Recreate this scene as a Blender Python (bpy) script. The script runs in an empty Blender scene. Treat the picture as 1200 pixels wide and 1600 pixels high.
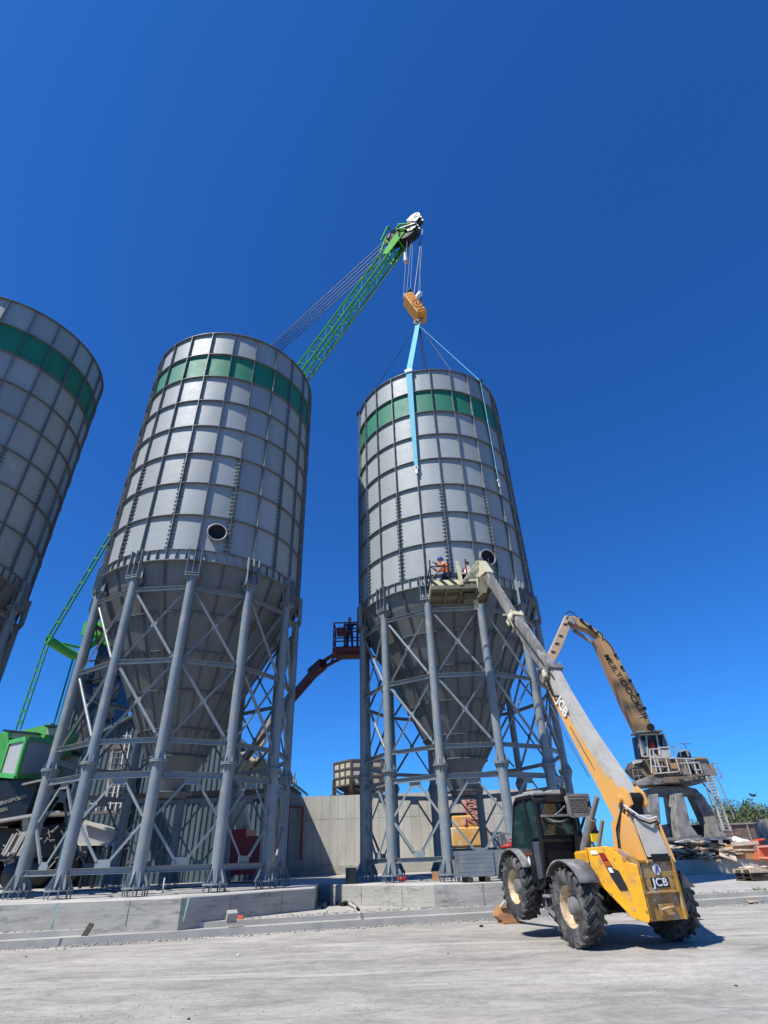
import bpy, bmesh, math, random
from mathutils import Vector, Matrix
random.seed(7)
R = math.radians
scene = bpy.context.scene
COL = scene.collection

# ---------------------------------------------------------------- camera
EYE = Vector((0, 0, 1.6))
TILT, ROLL, FPX = R(32.965), R(-2.029), 842.2
FWD = Vector((0, math.cos(TILT), math.sin(TILT)))
UP0 = Vector((0, -math.sin(TILT), math.cos(TILT)))
cr, sr = math.cos(ROLL), math.sin(ROLL)
RIGHT = Vector((1, 0, 0)) * cr + UP0 * sr
UP = Vector((-1, 0, 0)) * sr + UP0 * cr
cam = bpy.data.cameras.new('camera')
cam.sensor_fit = 'VERTICAL'; cam.sensor_height = 24.0; cam.lens = FPX / 1600 * 24.0
cam.clip_start = 0.1; cam.clip_end = 5000
co = bpy.data.objects.new('camera', cam); COL.objects.link(co)
m = Matrix.Identity(4)
for r_ in range(3):
    m[r_][0] = RIGHT[r_]; m[r_][1] = UP[r_]; m[r_][2] = -FWD[r_]; m[r_][3] = EYE[r_]
co.matrix_world = m
scene.camera = co
# ---------------------------------------------------------------- light
SUN_AZ, SUN_EL = R(-48.0), R(54)      # azimuth: 0 is towards the camera side, negative to the left
sdir = Vector((math.sin(SUN_AZ) * math.cos(SUN_EL), -math.cos(SUN_AZ) * math.cos(SUN_EL), math.sin(SUN_EL)))
w = bpy.data.worlds.new('World'); scene.world = w; w.use_nodes = True
nt = w.node_tree; nt.nodes.clear()
sky = nt.nodes.new('ShaderNodeTexSky'); sky.sky_type = 'NISHITA'; sky.sun_disc = False
sky.sun_elevation = SUN_EL; sky.sun_rotation = math.atan2(sdir.x, sdir.y)
sky.altitude = 200; sky.air_density = 1.0; sky.dust_density = 0.35; sky.ozone_density = 3.0
bg = nt.nodes.new('ShaderNodeBackground'); bg.inputs['Strength'].default_value = 0.062
ow = nt.nodes.new('ShaderNodeOutputWorld')
grade = nt.nodes.new('ShaderNodeVectorMath'); grade.operation = 'MULTIPLY'; grade.inputs[1].default_value = (0.29, 1.0, 2.02)   # the deep blue of a dry, clear day
nt.links.new(sky.outputs[0], grade.inputs[0]); nt.links.new(grade.outputs[0], bg.inputs[0]); nt.links.new(bg.outputs[0], ow.inputs[0])
sl = bpy.data.lights.new('sun', 'SUN'); sl.energy = 4.8; sl.angle = R(0.53); sl.color = (1.0, 0.965, 0.89)
so = bpy.data.objects.new('sun', sl); COL.objects.link(so)
so.rotation_euler = sdir.to_track_quat('Z', 'Y').to_euler()
so.location = (-20, -20, 60)
vs = scene.view_settings
vs.view_transform = 'Standard'; vs.look = 'None'; vs.exposure = 0.38; vs.gamma = 1.0; vs.use_curve_mapping = False
scene.render.resolution_x = 768; scene.render.resolution_y = 1024

# ---------------------------------------------------------------- geometry helpers
def at(u, v, Y):
    "point at world depth Y seen at photo pixel (u, v)"
    d = FWD + RIGHT * ((u - 600) / FPX) - UP * ((v - 800) / FPX)
    return EYE + d * (Y / d.y)
def onz(u, v, z):
    d = FWD + RIGHT * ((u - 600) / FPX) - UP * ((v - 800) / FPX)
    return EYE + d * ((z - EYE.z) / d.z)
V = Vector
def perp(a):
    a = a.normalized()
    b = V((0, 0, 1)) if abs(a.z) < 0.95 else V((0, 1, 0))
    x = b.cross(a).normalized(); return x, a.cross(x).normalized()

class MB:
    def __init__(s): s.v = []; s.f = []; s.sm = []; s.mi = []; s.m = 0; s.smooth = False
    def add(s, vs_, fs, smooth=None):
        n = len(s.v); s.v += [V(p) for p in vs_]
        for f in fs:
            s.f.append([i + n for i in f]); s.sm.append(s.smooth if smooth is None else smooth); s.mi.append(s.m)
        return s
    def box(s, c, d, rot=None):
        c = V(c); h = V(d) / 2; vs_ = []
        for z in (-1, 1):
            for x, y in ((-1, -1), (1, -1), (1, 1), (-1, 1)):
                p = V((x * h.x, y * h.y, z * h.z)); vs_.append(c + (rot @ p if rot else p))
        return s.add(vs_, [(3, 2, 1, 0), (4, 5, 6, 7), (0, 1, 5, 4), (1, 2, 6, 5), (2, 3, 7, 6), (3, 0, 4, 7)], False)
    def bar(s, p, q, w, h, up=None, w2=None, h2=None):
        p, q = V(p), V(q); a = (q - p).normalized()
        up = V(up) if up is not None else V((0, 0, 1))
        x = a.cross(up)
        if x.length < 1e-4: x = perp(a)[0]
        x.normalize(); u = x.cross(a).normalized(); w2 = w2 or w; h2 = h2 or h
        vs_ = [p + x * w / 2 * i + u * h / 2 * j for i, j in ((-1, -1), (1, -1), (1, 1), (-1, 1))] + \
              [q + x * w2 / 2 * i + u * h2 / 2 * j for i, j in ((-1, -1), (1, -1), (1, 1), (-1, 1))]
        return s.add(vs_, [(3, 2, 1, 0), (4, 5, 6, 7), (0, 1, 5, 4), (1, 2, 6, 5), (2, 3, 7, 6), (3, 0, 4, 7)], False)
    def hex8(s, P):
        return s.add(P, [(3, 2, 1, 0), (4, 5, 6, 7), (0, 1, 5, 4), (1, 2, 6, 5), (2, 3, 7, 6), (3, 0, 4, 7)], False)
    def tube(s, p, q, r, r2=None, n=10, cap=True):
        p, q = V(p), V(q); r2 = r if r2 is None else r2; x, y = perp(q - p)
        vs_ = []
        for c, rr in ((p, r), (q, r2)):
            for i in range(n):
                t = 2 * math.pi * i / n; vs_.append(c + x * rr * math.cos(t) + y * rr * math.sin(t))
        s.add(vs_, [(i, (i + 1) % n, n + (i + 1) % n, n + i) for i in range(n)], True)
        if cap: s.add(vs_, [tuple(range(n))[::-1], tuple(range(n, 2 * n))], False)
        return s
    def path(s, pts, r, n=6):
        for a, b in zip(pts, pts[1:]): s.tube(a, b, r, n=n)
        return s
    def lathe(s, c, axis, prof, n=24, close=False, smooth=True):
        "prof: list of (radius, distance along axis)"
        c, axis = V(c), V(axis).normalized(); x, y = perp(axis); k = len(prof); vs_ = []
        for i in range(n):
            t = 2 * math.pi * i / n
            for r_, d in prof: vs_.append(c + axis * d + (x * math.cos(t) + y * math.sin(t)) * r_)
        fs = []
        for i in range(n):
            j = (i + 1) % n
            for a in range(k - 1 if not close else k):
                b = (a + 1) % k; fs.append((i * k + a, j * k + a, j * k + b, i * k + b))
        return s.add(vs_, fs, smooth)
    def prism(s, pts, off):
        "polygon pts (3-D, planar) extruded by vector off"
        pts = [V(p) for p in pts]; off = V(off); n = len(pts)
        return s.add(pts + [p + off for p in pts], [tuple(range(n))[::-1], tuple(range(n, 2 * n))] + [(i, (i + 1) % n, n + (i + 1) % n, n + i) for i in range(n)], False)
    def ball(s, c, r, n=10, mseg=6):
        c = V(c); r = V((r, r, r)) if not hasattr(r, '__len__') else V(r)
        vs_ = [c + V((0, 0, r.z))]
        for j in range(1, mseg):
            a = math.pi * j / mseg
            for i in range(n):
                t = 2 * math.pi * i / n
                vs_.append(c + V((r.x * math.sin(a) * math.cos(t), r.y * math.sin(a) * math.sin(t), r.z * math.cos(a))))
        vs_.append(c - V((0, 0, r.z))); L = len(vs_) - 1
        fs = [(0, 1 + i, 1 + (i + 1) % n) for i in range(n)]
        for j in range(mseg - 2):
            for i in range(n):
                a = 1 + j * n + i; b = 1 + j * n + (i + 1) % n; fs.append((a, a + n, b + n, b))
        fs += [(L, 1 + (mseg - 2) * n + (i + 1) % n, 1 + (mseg - 2) * n + i) for i in range(n)]
        return s.add(vs_, fs, True)
    def mesh(s, name, mats, origin=None):
        o = V(origin) if origin is not None else V((0, 0, 0))
        me = bpy.data.meshes.new(name)
        me.from_pydata([tuple(p - o) for p in s.v], [], s.f); me.update()
        for m_ in (mats if isinstance(mats, (list, tuple)) else [mats]): me.materials.append(m_)
        me.polygons.foreach_set('use_smooth', s.sm); me.polygons.foreach_set('material_index', s.mi)
        bm = bmesh.new(); bm.from_mesh(me); bmesh.ops.recalc_face_normals(bm, faces=bm.faces); bm.to_mesh(me); bm.free()
        return me
    def build(s, name, mats, parent=None, origin=None, bevel=0):
        if origin is None and parent is not None and parent.get('_o') is not None: origin = parent['_o']
        ob = bpy.data.objects.new(name, s.mesh(name, mats, origin)); COL.objects.link(ob)
        if parent is not None:
            ob.parent = parent
            if parent.get('_o') is not None: ob['_o'] = parent['_o']
        elif origin is not None: ob.location = origin
        if bevel:
            b = ob.modifiers.new('bevel', 'BEVEL'); b.width = bevel; b.segments = 2; b.limit_method = 'ANGLE'; b.angle_limit = R(40)
        return ob
def link(o):
    COL.objects.link(o); return o
def tag(o, label, cat, group=None, kind=None):
    if label: o['label'] = label
    if cat: o['category'] = cat
    if group: o['group'] = group
    if kind: o['kind'] = kind
    return o
def empty(name, loc=(0, 0, 0), rz=0.0, world_parts=True):
    "an Empty at a thing's base; parts built afterwards are given in world coordinates when world_parts"
    o = bpy.data.objects.new(name, None); link(o); o.location = loc; o.rotation_euler = (0, 0, rz); o.empty_display_size = 0.3
    if world_parts: o['_o'] = tuple(loc)
    return o
def copy_tree(o, parent=None):
    c = o.copy(); link(c); c.parent = parent
    for ch in [x for x in CH.get(o.name, [])]: copy_tree(ch, c)
    return c
CH = {}
def index_children():
    CH.clear()
    for o in bpy.data.objects:
        if o.parent: CH.setdefault(o.parent.name, []).append(o)
def text_obj(name, body, size, mat_, parent, origin, xdir, ydir, bold=0.0, extrude=0.002, spacing=1.0, sx=1.0, shear=0.0):
    cu = bpy.data.curves.new(name, 'FONT'); cu.body = body; cu.size = size; cu.offset = bold; cu.extrude = extrude
    cu.align_x = 'CENTER'; cu.align_y = 'CENTER'; cu.space_character = spacing; cu.shear = shear
    t = bpy.data.objects.new(name, cu); link(t)
    dg = bpy.context.evaluated_depsgraph_get(); me = bpy.data.meshes.new_from_object(t.evaluated_get(dg))
    bpy.data.objects.remove(t); bpy.data.curves.remove(cu)
    X = V(xdir).normalized(); Z = X.cross(V(ydir)).normalized(); Y = Z.cross(X)
    po = V(parent['_o']) if parent is not None and parent.get('_o') is not None else V((0, 0, 0))
    for v_ in me.vertices:
        p = v_.co.copy(); v_.co = V(origin) + X * p.x * sx + Y * p.y + Z * p.z - po
    me.materials.clear(); me.materials.append(mat_)
    ob = bpy.data.objects.new(name, me); link(ob); ob.parent = parent
    return ob

# ---------------------------------------------------------------- materials
def mat(name, c1, c2=None, scale=3.0, rough=0.6, metal=0.0, bump=0.0, stretch=None, dirt=None, dirt_amt=0.0, dirt_scale=1.2, spec=0.5, detail=6.0, coord='Object', fine=0.0, emis=None):
    m_ = bpy.data.materials.new(name); m_.use_nodes = True; n = m_.node_tree; N = n.nodes; L = n.links
    b = N['Principled BSDF']; b.inputs['Roughness'].default_value = rough; b.inputs['Metallic'].default_value = metal
    b.inputs['Specular IOR Level'].default_value = spec
    if c2 is None: c2 = tuple(x * 0.82 for x in c1)
    tc = N.new('ShaderNodeTexCoord'); src = tc.outputs[coord] if coord != 'World' else N.new('ShaderNodeNewGeometry').outputs['Position']
    if stretch:
        mp = N.new('ShaderNodeMapping'); mp.inputs['Scale'].default_value = stretch; L.new(src, mp.inputs[0]); src = mp.outputs[0]
    no = N.new('ShaderNodeTexNoise'); no.inputs['Scale'].default_value = scale; no.inputs['Detail'].default_value = detail; no.inputs['Roughness'].default_value = 0.62
    L.new(src, no.inputs['Vector'])
    rp = N.new('ShaderNodeValToRGB'); rp.color_ramp.elements[0].position = 0.32; rp.color_ramp.elements[1].position = 0.68
    rp.color_ramp.elements[0].color = (*c2, 1); rp.color_ramp.elements[1].color = (*c1, 1)
    L.new(no.outputs['Fac'], rp.inputs[0]); col = rp.outputs[0]
    if dirt:
        n2 = N.new('ShaderNodeTexNoise'); n2.inputs['Scale'].default_value = dirt_scale; n2.inputs['Detail'].default_value = 8; n2.inputs['Roughness'].default_value = 0.7
        L.new(src, n2.inputs['Vector'])
        r2 = N.new('ShaderNodeMapRange'); r2.inputs[1].default_value = 0.62 - 0.3 * dirt_amt; r2.inputs[2].default_value = 0.72 - 0.12 * dirt_amt
        L.new(n2.outputs['Fac'], r2.inputs[0])
        mx = N.new('ShaderNodeMix'); mx.data_type = 'RGBA'; L.new(r2.outputs[0], mx.inputs['Factor'])
        L.new(col, mx.inputs['A']); mx.inputs['B'].default_value = (*dirt, 1); col = mx.outputs['Result']
        rr = N.new('ShaderNodeMapRange'); rr.inputs[3].default_value = rough; rr.inputs[4].default_value = min(1, rough + .25); L.new(r2.outputs[0], rr.inputs[0]); L.new(rr.outputs[0], b.inputs['Roughness'])
    L.new(col, b.inputs['Base Color'])
    if bump:
        bp = N.new('ShaderNodeBump'); bp.inputs['Strength'].default_value = bump; bp.inputs['Distance'].default_value = 0.02
        if fine:
            n3 = N.new('ShaderNodeTexNoise'); n3.inputs['Scale'].default_value = fine; n3.inputs['Detail'].default_value = 8; L.new(src, n3.inputs['Vector']); L.new(n3.outputs['Fac'], bp.inputs['Height'])
        else: L.new(no.outputs['Fac'], bp.inputs['Height'])
        L.new(bp.outputs[0], b.inputs['Normal'])
    return m_

def silo_mat(name, base, jitter=0.2, stain=(0.20, 0.22, 0.24), rough=0.5):
    "painted sheet panels: each panel a slightly different tone, faint vertical runs and scuffs"
    m_ = bpy.data.materials.new(name); m_.use_nodes = True; n = m_.node_tree; N = n.nodes; L = n.links
    b = N['Principled BSDF']; b.inputs['Roughness'].default_value = rough; b.inputs['Specular IOR Level'].default_value = 0.5
    tc = N.new('ShaderNodeTexCoord'); sp = N.new('ShaderNodeSeparateXYZ'); L.new(tc.outputs['Object'], sp.inputs[0])
    at2 = N.new('ShaderNodeMath'); at2.operation = 'ARCTAN2'; L.new(sp.outputs[0], at2.inputs[0]); L.new(sp.outputs[1], at2.inputs[1])
    def mth(op, a, bb):
        q = N.new('ShaderNodeMath'); q.operation = op
        for k, t in enumerate((a, bb)):
            if t is None: continue
            if isinstance(t, (int, float)): q.inputs[k].default_value = t
            else: L.new(t, q.inputs[k])
        return q.outputs[0]
    col_i = mth('FLOOR', mth('ADD', mth('MULTIPLY', at2.outputs[0], 24 / (2 * math.pi)), 13.5 / 15 + 24.02), None)
    row_i = mth('FLOOR', mth('DIVIDE', mth('SUBTRACT', sp.outputs[2], 12.997), 1.738), None)
    oi = N.new('ShaderNodeObjectInfo'); gl = N.new('ShaderNodeNewGeometry')
    cx = N.new('ShaderNodeCombineXYZ'); L.new(col_i, cx.inputs[0]); L.new(row_i, cx.inputs[1])
    spl = N.new('ShaderNodeVectorMath'); spl.operation = 'ADD'; L.new(cx.outputs[0], spl.inputs[0]); L.new(oi.outputs['Location'], spl.inputs[1])
    wn = N.new('ShaderNodeTexWhiteNoise'); wn.noise_dimensions = '3D'; L.new(spl.outputs[0], wn.inputs[0])
    mp = N.new('ShaderNodeMapping'); mp.inputs['Scale'].default_value = (1.6, 1.6, 0.28); L.new(gl.outputs['Position'], mp.inputs[0])
    n1 = N.new('ShaderNodeTexNoise'); n1.inputs['Scale'].default_value = 1.3; n1.inputs['Detail'].default_value = 7; n1.inputs['Roughness'].default_value = 0.65; L.new(mp.outputs[0], n1.inputs['Vector'])
    n2 = N.new('ShaderNodeTexNoise'); n2.inputs['Scale'].default_value = 2.2; n2.inputs['Detail'].default_value = 9; n2.inputs['Roughness'].default_value = 0.72; n2.inputs['Distortion'].default_value = 0.8; L.new(gl.outputs['Position'], n2.inputs['Vector'])
    val = mth('ADD', mth('MULTIPLY', wn.outputs['Value'], jitter), mth('MULTIPLY', n1.outputs['Fac'], 0.34))
    val = mth('ADD', val, 1.0 - jitter / 2 - 0.17)
    vm = N.new('ShaderNodeVectorMath'); vm.operation = 'SCALE'; vm.inputs[0].default_value = base; L.new(val, vm.inputs['Scale'])
    r2 = N.new('ShaderNodeMapRange'); r2.inputs[1].default_value = 0.62; r2.inputs[2].default_value = 0.74; L.new(n2.outputs['Fac'], r2.inputs[0])
    # chalky handling marks and pale dust runs
    n6 = N.new('ShaderNodeTexNoise'); n6.inputs['Scale'].default_value = 0.9; n6.inputs['Detail'].default_value = 10; n6.inputs['Roughness'].default_value = 0.78; n6.inputs['Distortion'].default_value = 1.5
    mp6 = N.new('ShaderNodeMapping'); mp6.inputs['Scale'].default_value = (1.3, 1.3, .7); mp6.inputs['Location'].default_value = (7, 3, 1); L.new(gl.outputs['Position'], mp6.inputs[0]); L.new(mp6.outputs[0], n6.inputs['Vector'])
    r6 = N.new('ShaderNodeMapRange'); r6.inputs[1].default_value = 0.60; r6.inputs[2].default_value = 0.68; r6.inputs[4].default_value = .45; L.new(n6.outputs['Fac'], r6.inputs[0])
    m6 = N.new('ShaderNodeMix'); m6.data_type = 'RGBA'; L.new(r6.outputs[0], m6.inputs['Factor']); L.new(vm.outputs[0], m6.inputs['A']); m6.inputs['B'].default_value = (min(1, base[0] * 1.5 + .03), min(1, base[1] * 1.5 + .03), min(1, base[2] * 1.5 + .03), 1)
    mx = N.new('ShaderNodeMix'); mx.data_type = 'RGBA'; L.new(mth('MULTIPLY', r2.outputs[0], 0.55), mx.inputs['Factor']); L.new(m6.outputs['Result'], mx.inputs['A']); mx.inputs['B'].default_value = (*stain, 1)
    L.new(mx.outputs['Result'], b.inputs['Base Color'])
    n4 = N.new('ShaderNodeTexNoise'); n4.inputs['Scale'].default_value = 1.1; n4.inputs['Detail'].default_value = 2; L.new(gl.outputs['Position'], n4.inputs['Vector'])
    bp = N.new('ShaderNodeBump'); bp.inputs['Strength'].default_value = 0.35; bp.inputs['Distance'].default_value = 0.05; L.new(n4.outputs['Fac'], bp.inputs['Height']); L.new(bp.outputs[0], b.inputs['Normal'])
    rr = N.new('ShaderNodeMapRange'); rr.inputs[3].default_value = rough - .1; rr.inputs[4].default_value = rough + .18; L.new(n2.outputs['Fac'], rr.inputs[0]); L.new(rr.outputs[0], b.inputs['Roughness'])
    return m_

M = {}
M['shell'] = silo_mat('silo_sheet_paint', (0.29, 0.313, 0.308))
M['green_band'] = silo_mat('silo_green_band_paint', (0.012, 0.17, 0.095), 0.2, (0.06, 0.26, 0.17), 0.58)
M['flange'] = mat('silo_flange_shade_paint', (0.165, 0.182, 0.188), (0.115, 0.128, 0.133), 1.5, 0.45, coord='World', dirt=(0.2, 0.19, 0.17), dirt_amt=0.2)  # tone lowered to paint in the shade under and between the flanges
M['steel'] = mat('grey_painted_steel', (0.21, 0.248, 0.262), (0.165, 0.192, 0.205), 0.9, 0.34, coord='World', dirt=(0.27, 0.25, 0.21), dirt_amt=0.4, bump=0.15, dirt_scale=2.0)
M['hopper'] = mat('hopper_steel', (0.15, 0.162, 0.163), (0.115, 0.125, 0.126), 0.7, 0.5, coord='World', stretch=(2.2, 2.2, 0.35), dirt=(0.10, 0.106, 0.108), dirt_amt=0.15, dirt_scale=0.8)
M['black'] = mat('black', (0.008, 0.008, 0.009), (0.004, 0.004, 0.005), 4, 0.7)
M['blackpaint'] = mat('black_paint', (0.012, 0.0125, 0.014), (0.007, 0.007, 0.008), 2, 0.36, dirt=(0.05, 0.047, 0.042), dirt_amt=0.12, dirt_scale=2.5)
M['rubber'] = mat('tyre_rubber', (0.055, 0.054, 0.053), (0.026, 0.026, 0.027), 6, 0.8, bump=0.4, dirt=(0.17, 0.16, 0.145), dirt_amt=0.45, dirt_scale=3)
M['dusty'] = mat('dusty_grey_plastic', (0.19, 0.19, 0.185), (0.09, 0.09, 0.09), 3, 0.8, bump=0.2, dirt=(0.33, 0.31, 0.28), dirt_amt=0.4, dirt_scale=3)
M['rim'] = mat('cream_rim', (0.62, 0.47, 0.28), (0.45, 0.33, 0.2), 3, 0.55, dirt=(0.15, 0.08, 0.04), dirt_amt=0.4, dirt_scale=4)
M['yellow'] = mat('machine_yellow', (0.82, 0.40, 0.01), (0.70, 0.32, 0.008), 1.5, 0.4, dirt=(0.34, 0.18, 0.06), dirt_amt=0.38, dirt_scale=2.6)
M['ochre'] = mat('worn_shade_ochre_paint', (0.42, 0.22, 0.03), (0.26, 0.14, 0.03), 5, 0.5, dirt=(0.36, 0.32, 0.27), dirt_amt=0.55, dirt_scale=4)  # machine yellow darkened to paint the rear plate's shade, real dust on top
M['boom_orange'] = mat('faded_boom_paint', (0.74, 0.36, 0.06), (0.62, 0.34, 0.13), 1.3, 0.5, dirt=(0.45, 0.33, 0.22), dirt_amt=0.3, dirt_scale=1.4)
M['boom_grey'] = mat('dusty_boom_top', (0.47, 0.44, 0.38), (0.33, 0.305, 0.27), 2.2, 0.7, dirt=(0.45, 0.42, 0.36), dirt_amt=0.5, dirt_scale=4)
M['boom_inner'] = mat('inner_boom_steel', (0.22, 0.21, 0.195), (0.12, 0.115, 0.11), 2, 0.42, dirt=(0.4, 0.38, 0.33), dirt_amt=0.4, stretch=(3, 3, .4))
M['cream'] = mat('cream_paint', (0.62, 0.57, 0.38), (0.5, 0.45, 0.3), 4, 0.5, dirt=(0.2, 0.17, 0.1), dirt_amt=0.35, dirt_scale=4)
M['glass'] = mat('tinted_glass', (0.02, 0.05, 0.047), (0.006, 0.016, 0.016), 1.6, 0.06, spec=0.8)
M['white'] = mat('white_paint', (0.75, 0.75, 0.73), (0.62, 0.62, 0.6), 5, 0.5)
M['red'] = mat('red_paint', (0.42, 0.025, 0.02), (0.3, 0.02, 0.015), 3, 0.45)
M['tailred'] = mat('red_lens', (0.30, 0.01, 0.015), None, 3, 0.2)
M['tailorange'] = mat('orange_lens', (0.45, 0.08, 0.01), None, 3, 0.2)
M['purple'] = mat('purple_ink', (0.10, 0.07, 0.28), None, 3, 0.5)
M['green'] = mat('crane_green', (0.08, 0.38, 0.07), (0.055, 0.29, 0.05), 2, 0.4, dirt=(0.08, 0.2, 0.06), dirt_amt=0.2)
M['green_dark'] = mat('crane_boom_green', (0.09, 0.42, 0.05), (0.05, 0.28, 0.035), 2, 0.7, spec=0.15)
M['crane_grey'] = mat('crane_grey_panel', (0.40, 0.385, 0.38), (0.35, 0.335, 0.335), 2, 0.5)
M['rope'] = mat('wire_rope', (0.045, 0.045, 0.055), None, 8, 0.5)
M['rope_light'] = mat('light_wire_rope', (0.30, 0.31, 0.34), None, 8, 0.45)
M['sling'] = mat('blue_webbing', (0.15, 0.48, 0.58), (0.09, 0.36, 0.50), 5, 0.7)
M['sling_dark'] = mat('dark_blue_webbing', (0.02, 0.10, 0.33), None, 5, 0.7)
M['hook_orange'] = mat('hook_block_orange', (0.74, 0.30, 0.02), (0.6, 0.22, 0.02), 3, 0.5)
M['concrete'] = mat('cast_concrete', (0.41, 0.388, 0.334), (0.30, 0.284, 0.246), 0.9, 0.85, coord='World', stretch=(1, 1, 3.5), bump=0.5, dirt=(0.19, 0.185, 0.17), dirt_amt=0.35, dirt_scale=1.6)
M['slab'] = mat('dusty_concrete_slab', (0.45, 0.422, 0.367), (0.33, 0.31, 0.27), 0.8, 0.9, coord='World', bump=0.35, dirt=(0.33, 0.32, 0.30), dirt_amt=0.4, dirt_scale=0.7, fine=20)
M['tan'] = mat('docker_tan', (0.44, 0.265, 0.115), (0.37, 0.22, 0.095), 1.0, 0.6, dirt=(0.34, 0.26, 0.18), dirt_amt=0.15, dirt_scale=1.0)
M['dock_grey'] = mat('docker_dusty_grey', (0.32, 0.30, 0.275), (0.19, 0.18, 0.165), 1.2, 0.75, dirt=(0.08, 0.075, 0.07), dirt_amt=0.5, dirt_scale=1.0)
M['dock_light'] = mat('docker_pale_metal', (0.50, 0.48, 0.44), (0.36, 0.34, 0.31), 1.2, 0.6)
M['wood'] = mat('weathered_board', (0.46, 0.35, 0.24), (0.25, 0.18, 0.12), 4, 0.85, bump=0.3, stretch=(1, 6, 6))
M['wood_pale'] = mat('pale_board', (0.62, 0.50, 0.36), (0.46, 0.36, 0.25), 3, 0.85, bump=0.3)
M['plywood'] = mat('brown_plywood', (0.42, 0.22, 0.09), (0.34, 0.17, 0.07), 2, 0.7)
M['darkwood'] = mat('dark_wood', (0.07, 0.05, 0.04), (0.03, 0.022, 0.018), 4, 0.9)
M['orange'] = mat('orange_plastic', (0.75, 0.13, 0.04), (0.62, 0.1, 0.03), 2, 0.5)
M['rust'] = mat('rusty_wagon', (0.17, 0.105, 0.085), (0.09, 0.058, 0.05), 1.0, 0.85, stretch=(.5, .5, 3), dirt=(0.26, 0.2, 0.16), dirt_amt=0.35)
M['corrugated'] = mat('corrugated_sheet', (0.12, 0.165, 0.185), (0.07, 0.10, 0.12), 1.2, 0.5, metal=0.3, stretch=(2, 2, 0.2), coord='World')
M['skin'] = mat('skin', (0.50, 0.27, 0.18), None, 5, 0.6)
M['vest'] = mat('orange_vest', (0.85, 0.22, 0.08), (0.7, 0.16, 0.05), 5, 0.8)
M['navy'] = mat('navy_cloth', (0.02, 0.03, 0.07), None, 5, 0.85)
M['shirt'] = mat('pale_pink_shirt', (0.75, 0.55, 0.60), (0.6, 0.4, 0.5), 9, 0.85)
M['helmet_blue'] = mat('blue_helmet', (0.02, 0.09, 0.55), None, 5, 0.3)
M['hair'] = mat('dark_hair', (0.02, 0.016, 0.013), None, 5, 0.7)
M['leaf'] = mat('olive_foliage', (0.115, 0.15, 0.06), (0.055, 0.085, 0.035), 0.7, 0.8, coord='World')
M['bark'] = mat('bark', (0.12, 0.09, 0.07), None, 4, 0.9)
M['plastic_white'] = mat('white_sheet', (0.78, 0.78, 0.8), (0.66, 0.66, 0.68), 6, 0.6)

# hazard-stripe and road materials
def stripes_mat():
    m_ = bpy.data.materials.new('hazard_stripes'); m_.use_nodes = True; N = m_.node_tree.nodes; L = m_.node_tree.links
    b = N['Principled BSDF']; b.inputs['Roughness'].default_value = 0.6
    tc = N.new('ShaderNodeNewGeometry'); wv = N.new('ShaderNodeTexWave'); wv.bands_direction = 'DIAGONAL'; wv.inputs['Scale'].default_value = 1.55
    L.new(tc.outputs['Position'], wv.inputs['Vector']); cr_ = N.new('ShaderNodeValToRGB'); cr_.color_ramp.interpolation = 'CONSTANT'
    cr_.color_ramp.elements[0].color = (0.02, 0.02, 0.02, 1); cr_.color_ramp.elements[1].position = 0.42; cr_.color_ramp.elements[1].color = (0.70, 0.62, 0.32, 1)
    L.new(wv.outputs['Fac'], cr_.inputs[0]); L.new(cr_.outputs[0], b.inputs['Base Color']); return m_
M['hazard'] = stripes_mat()
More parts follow.
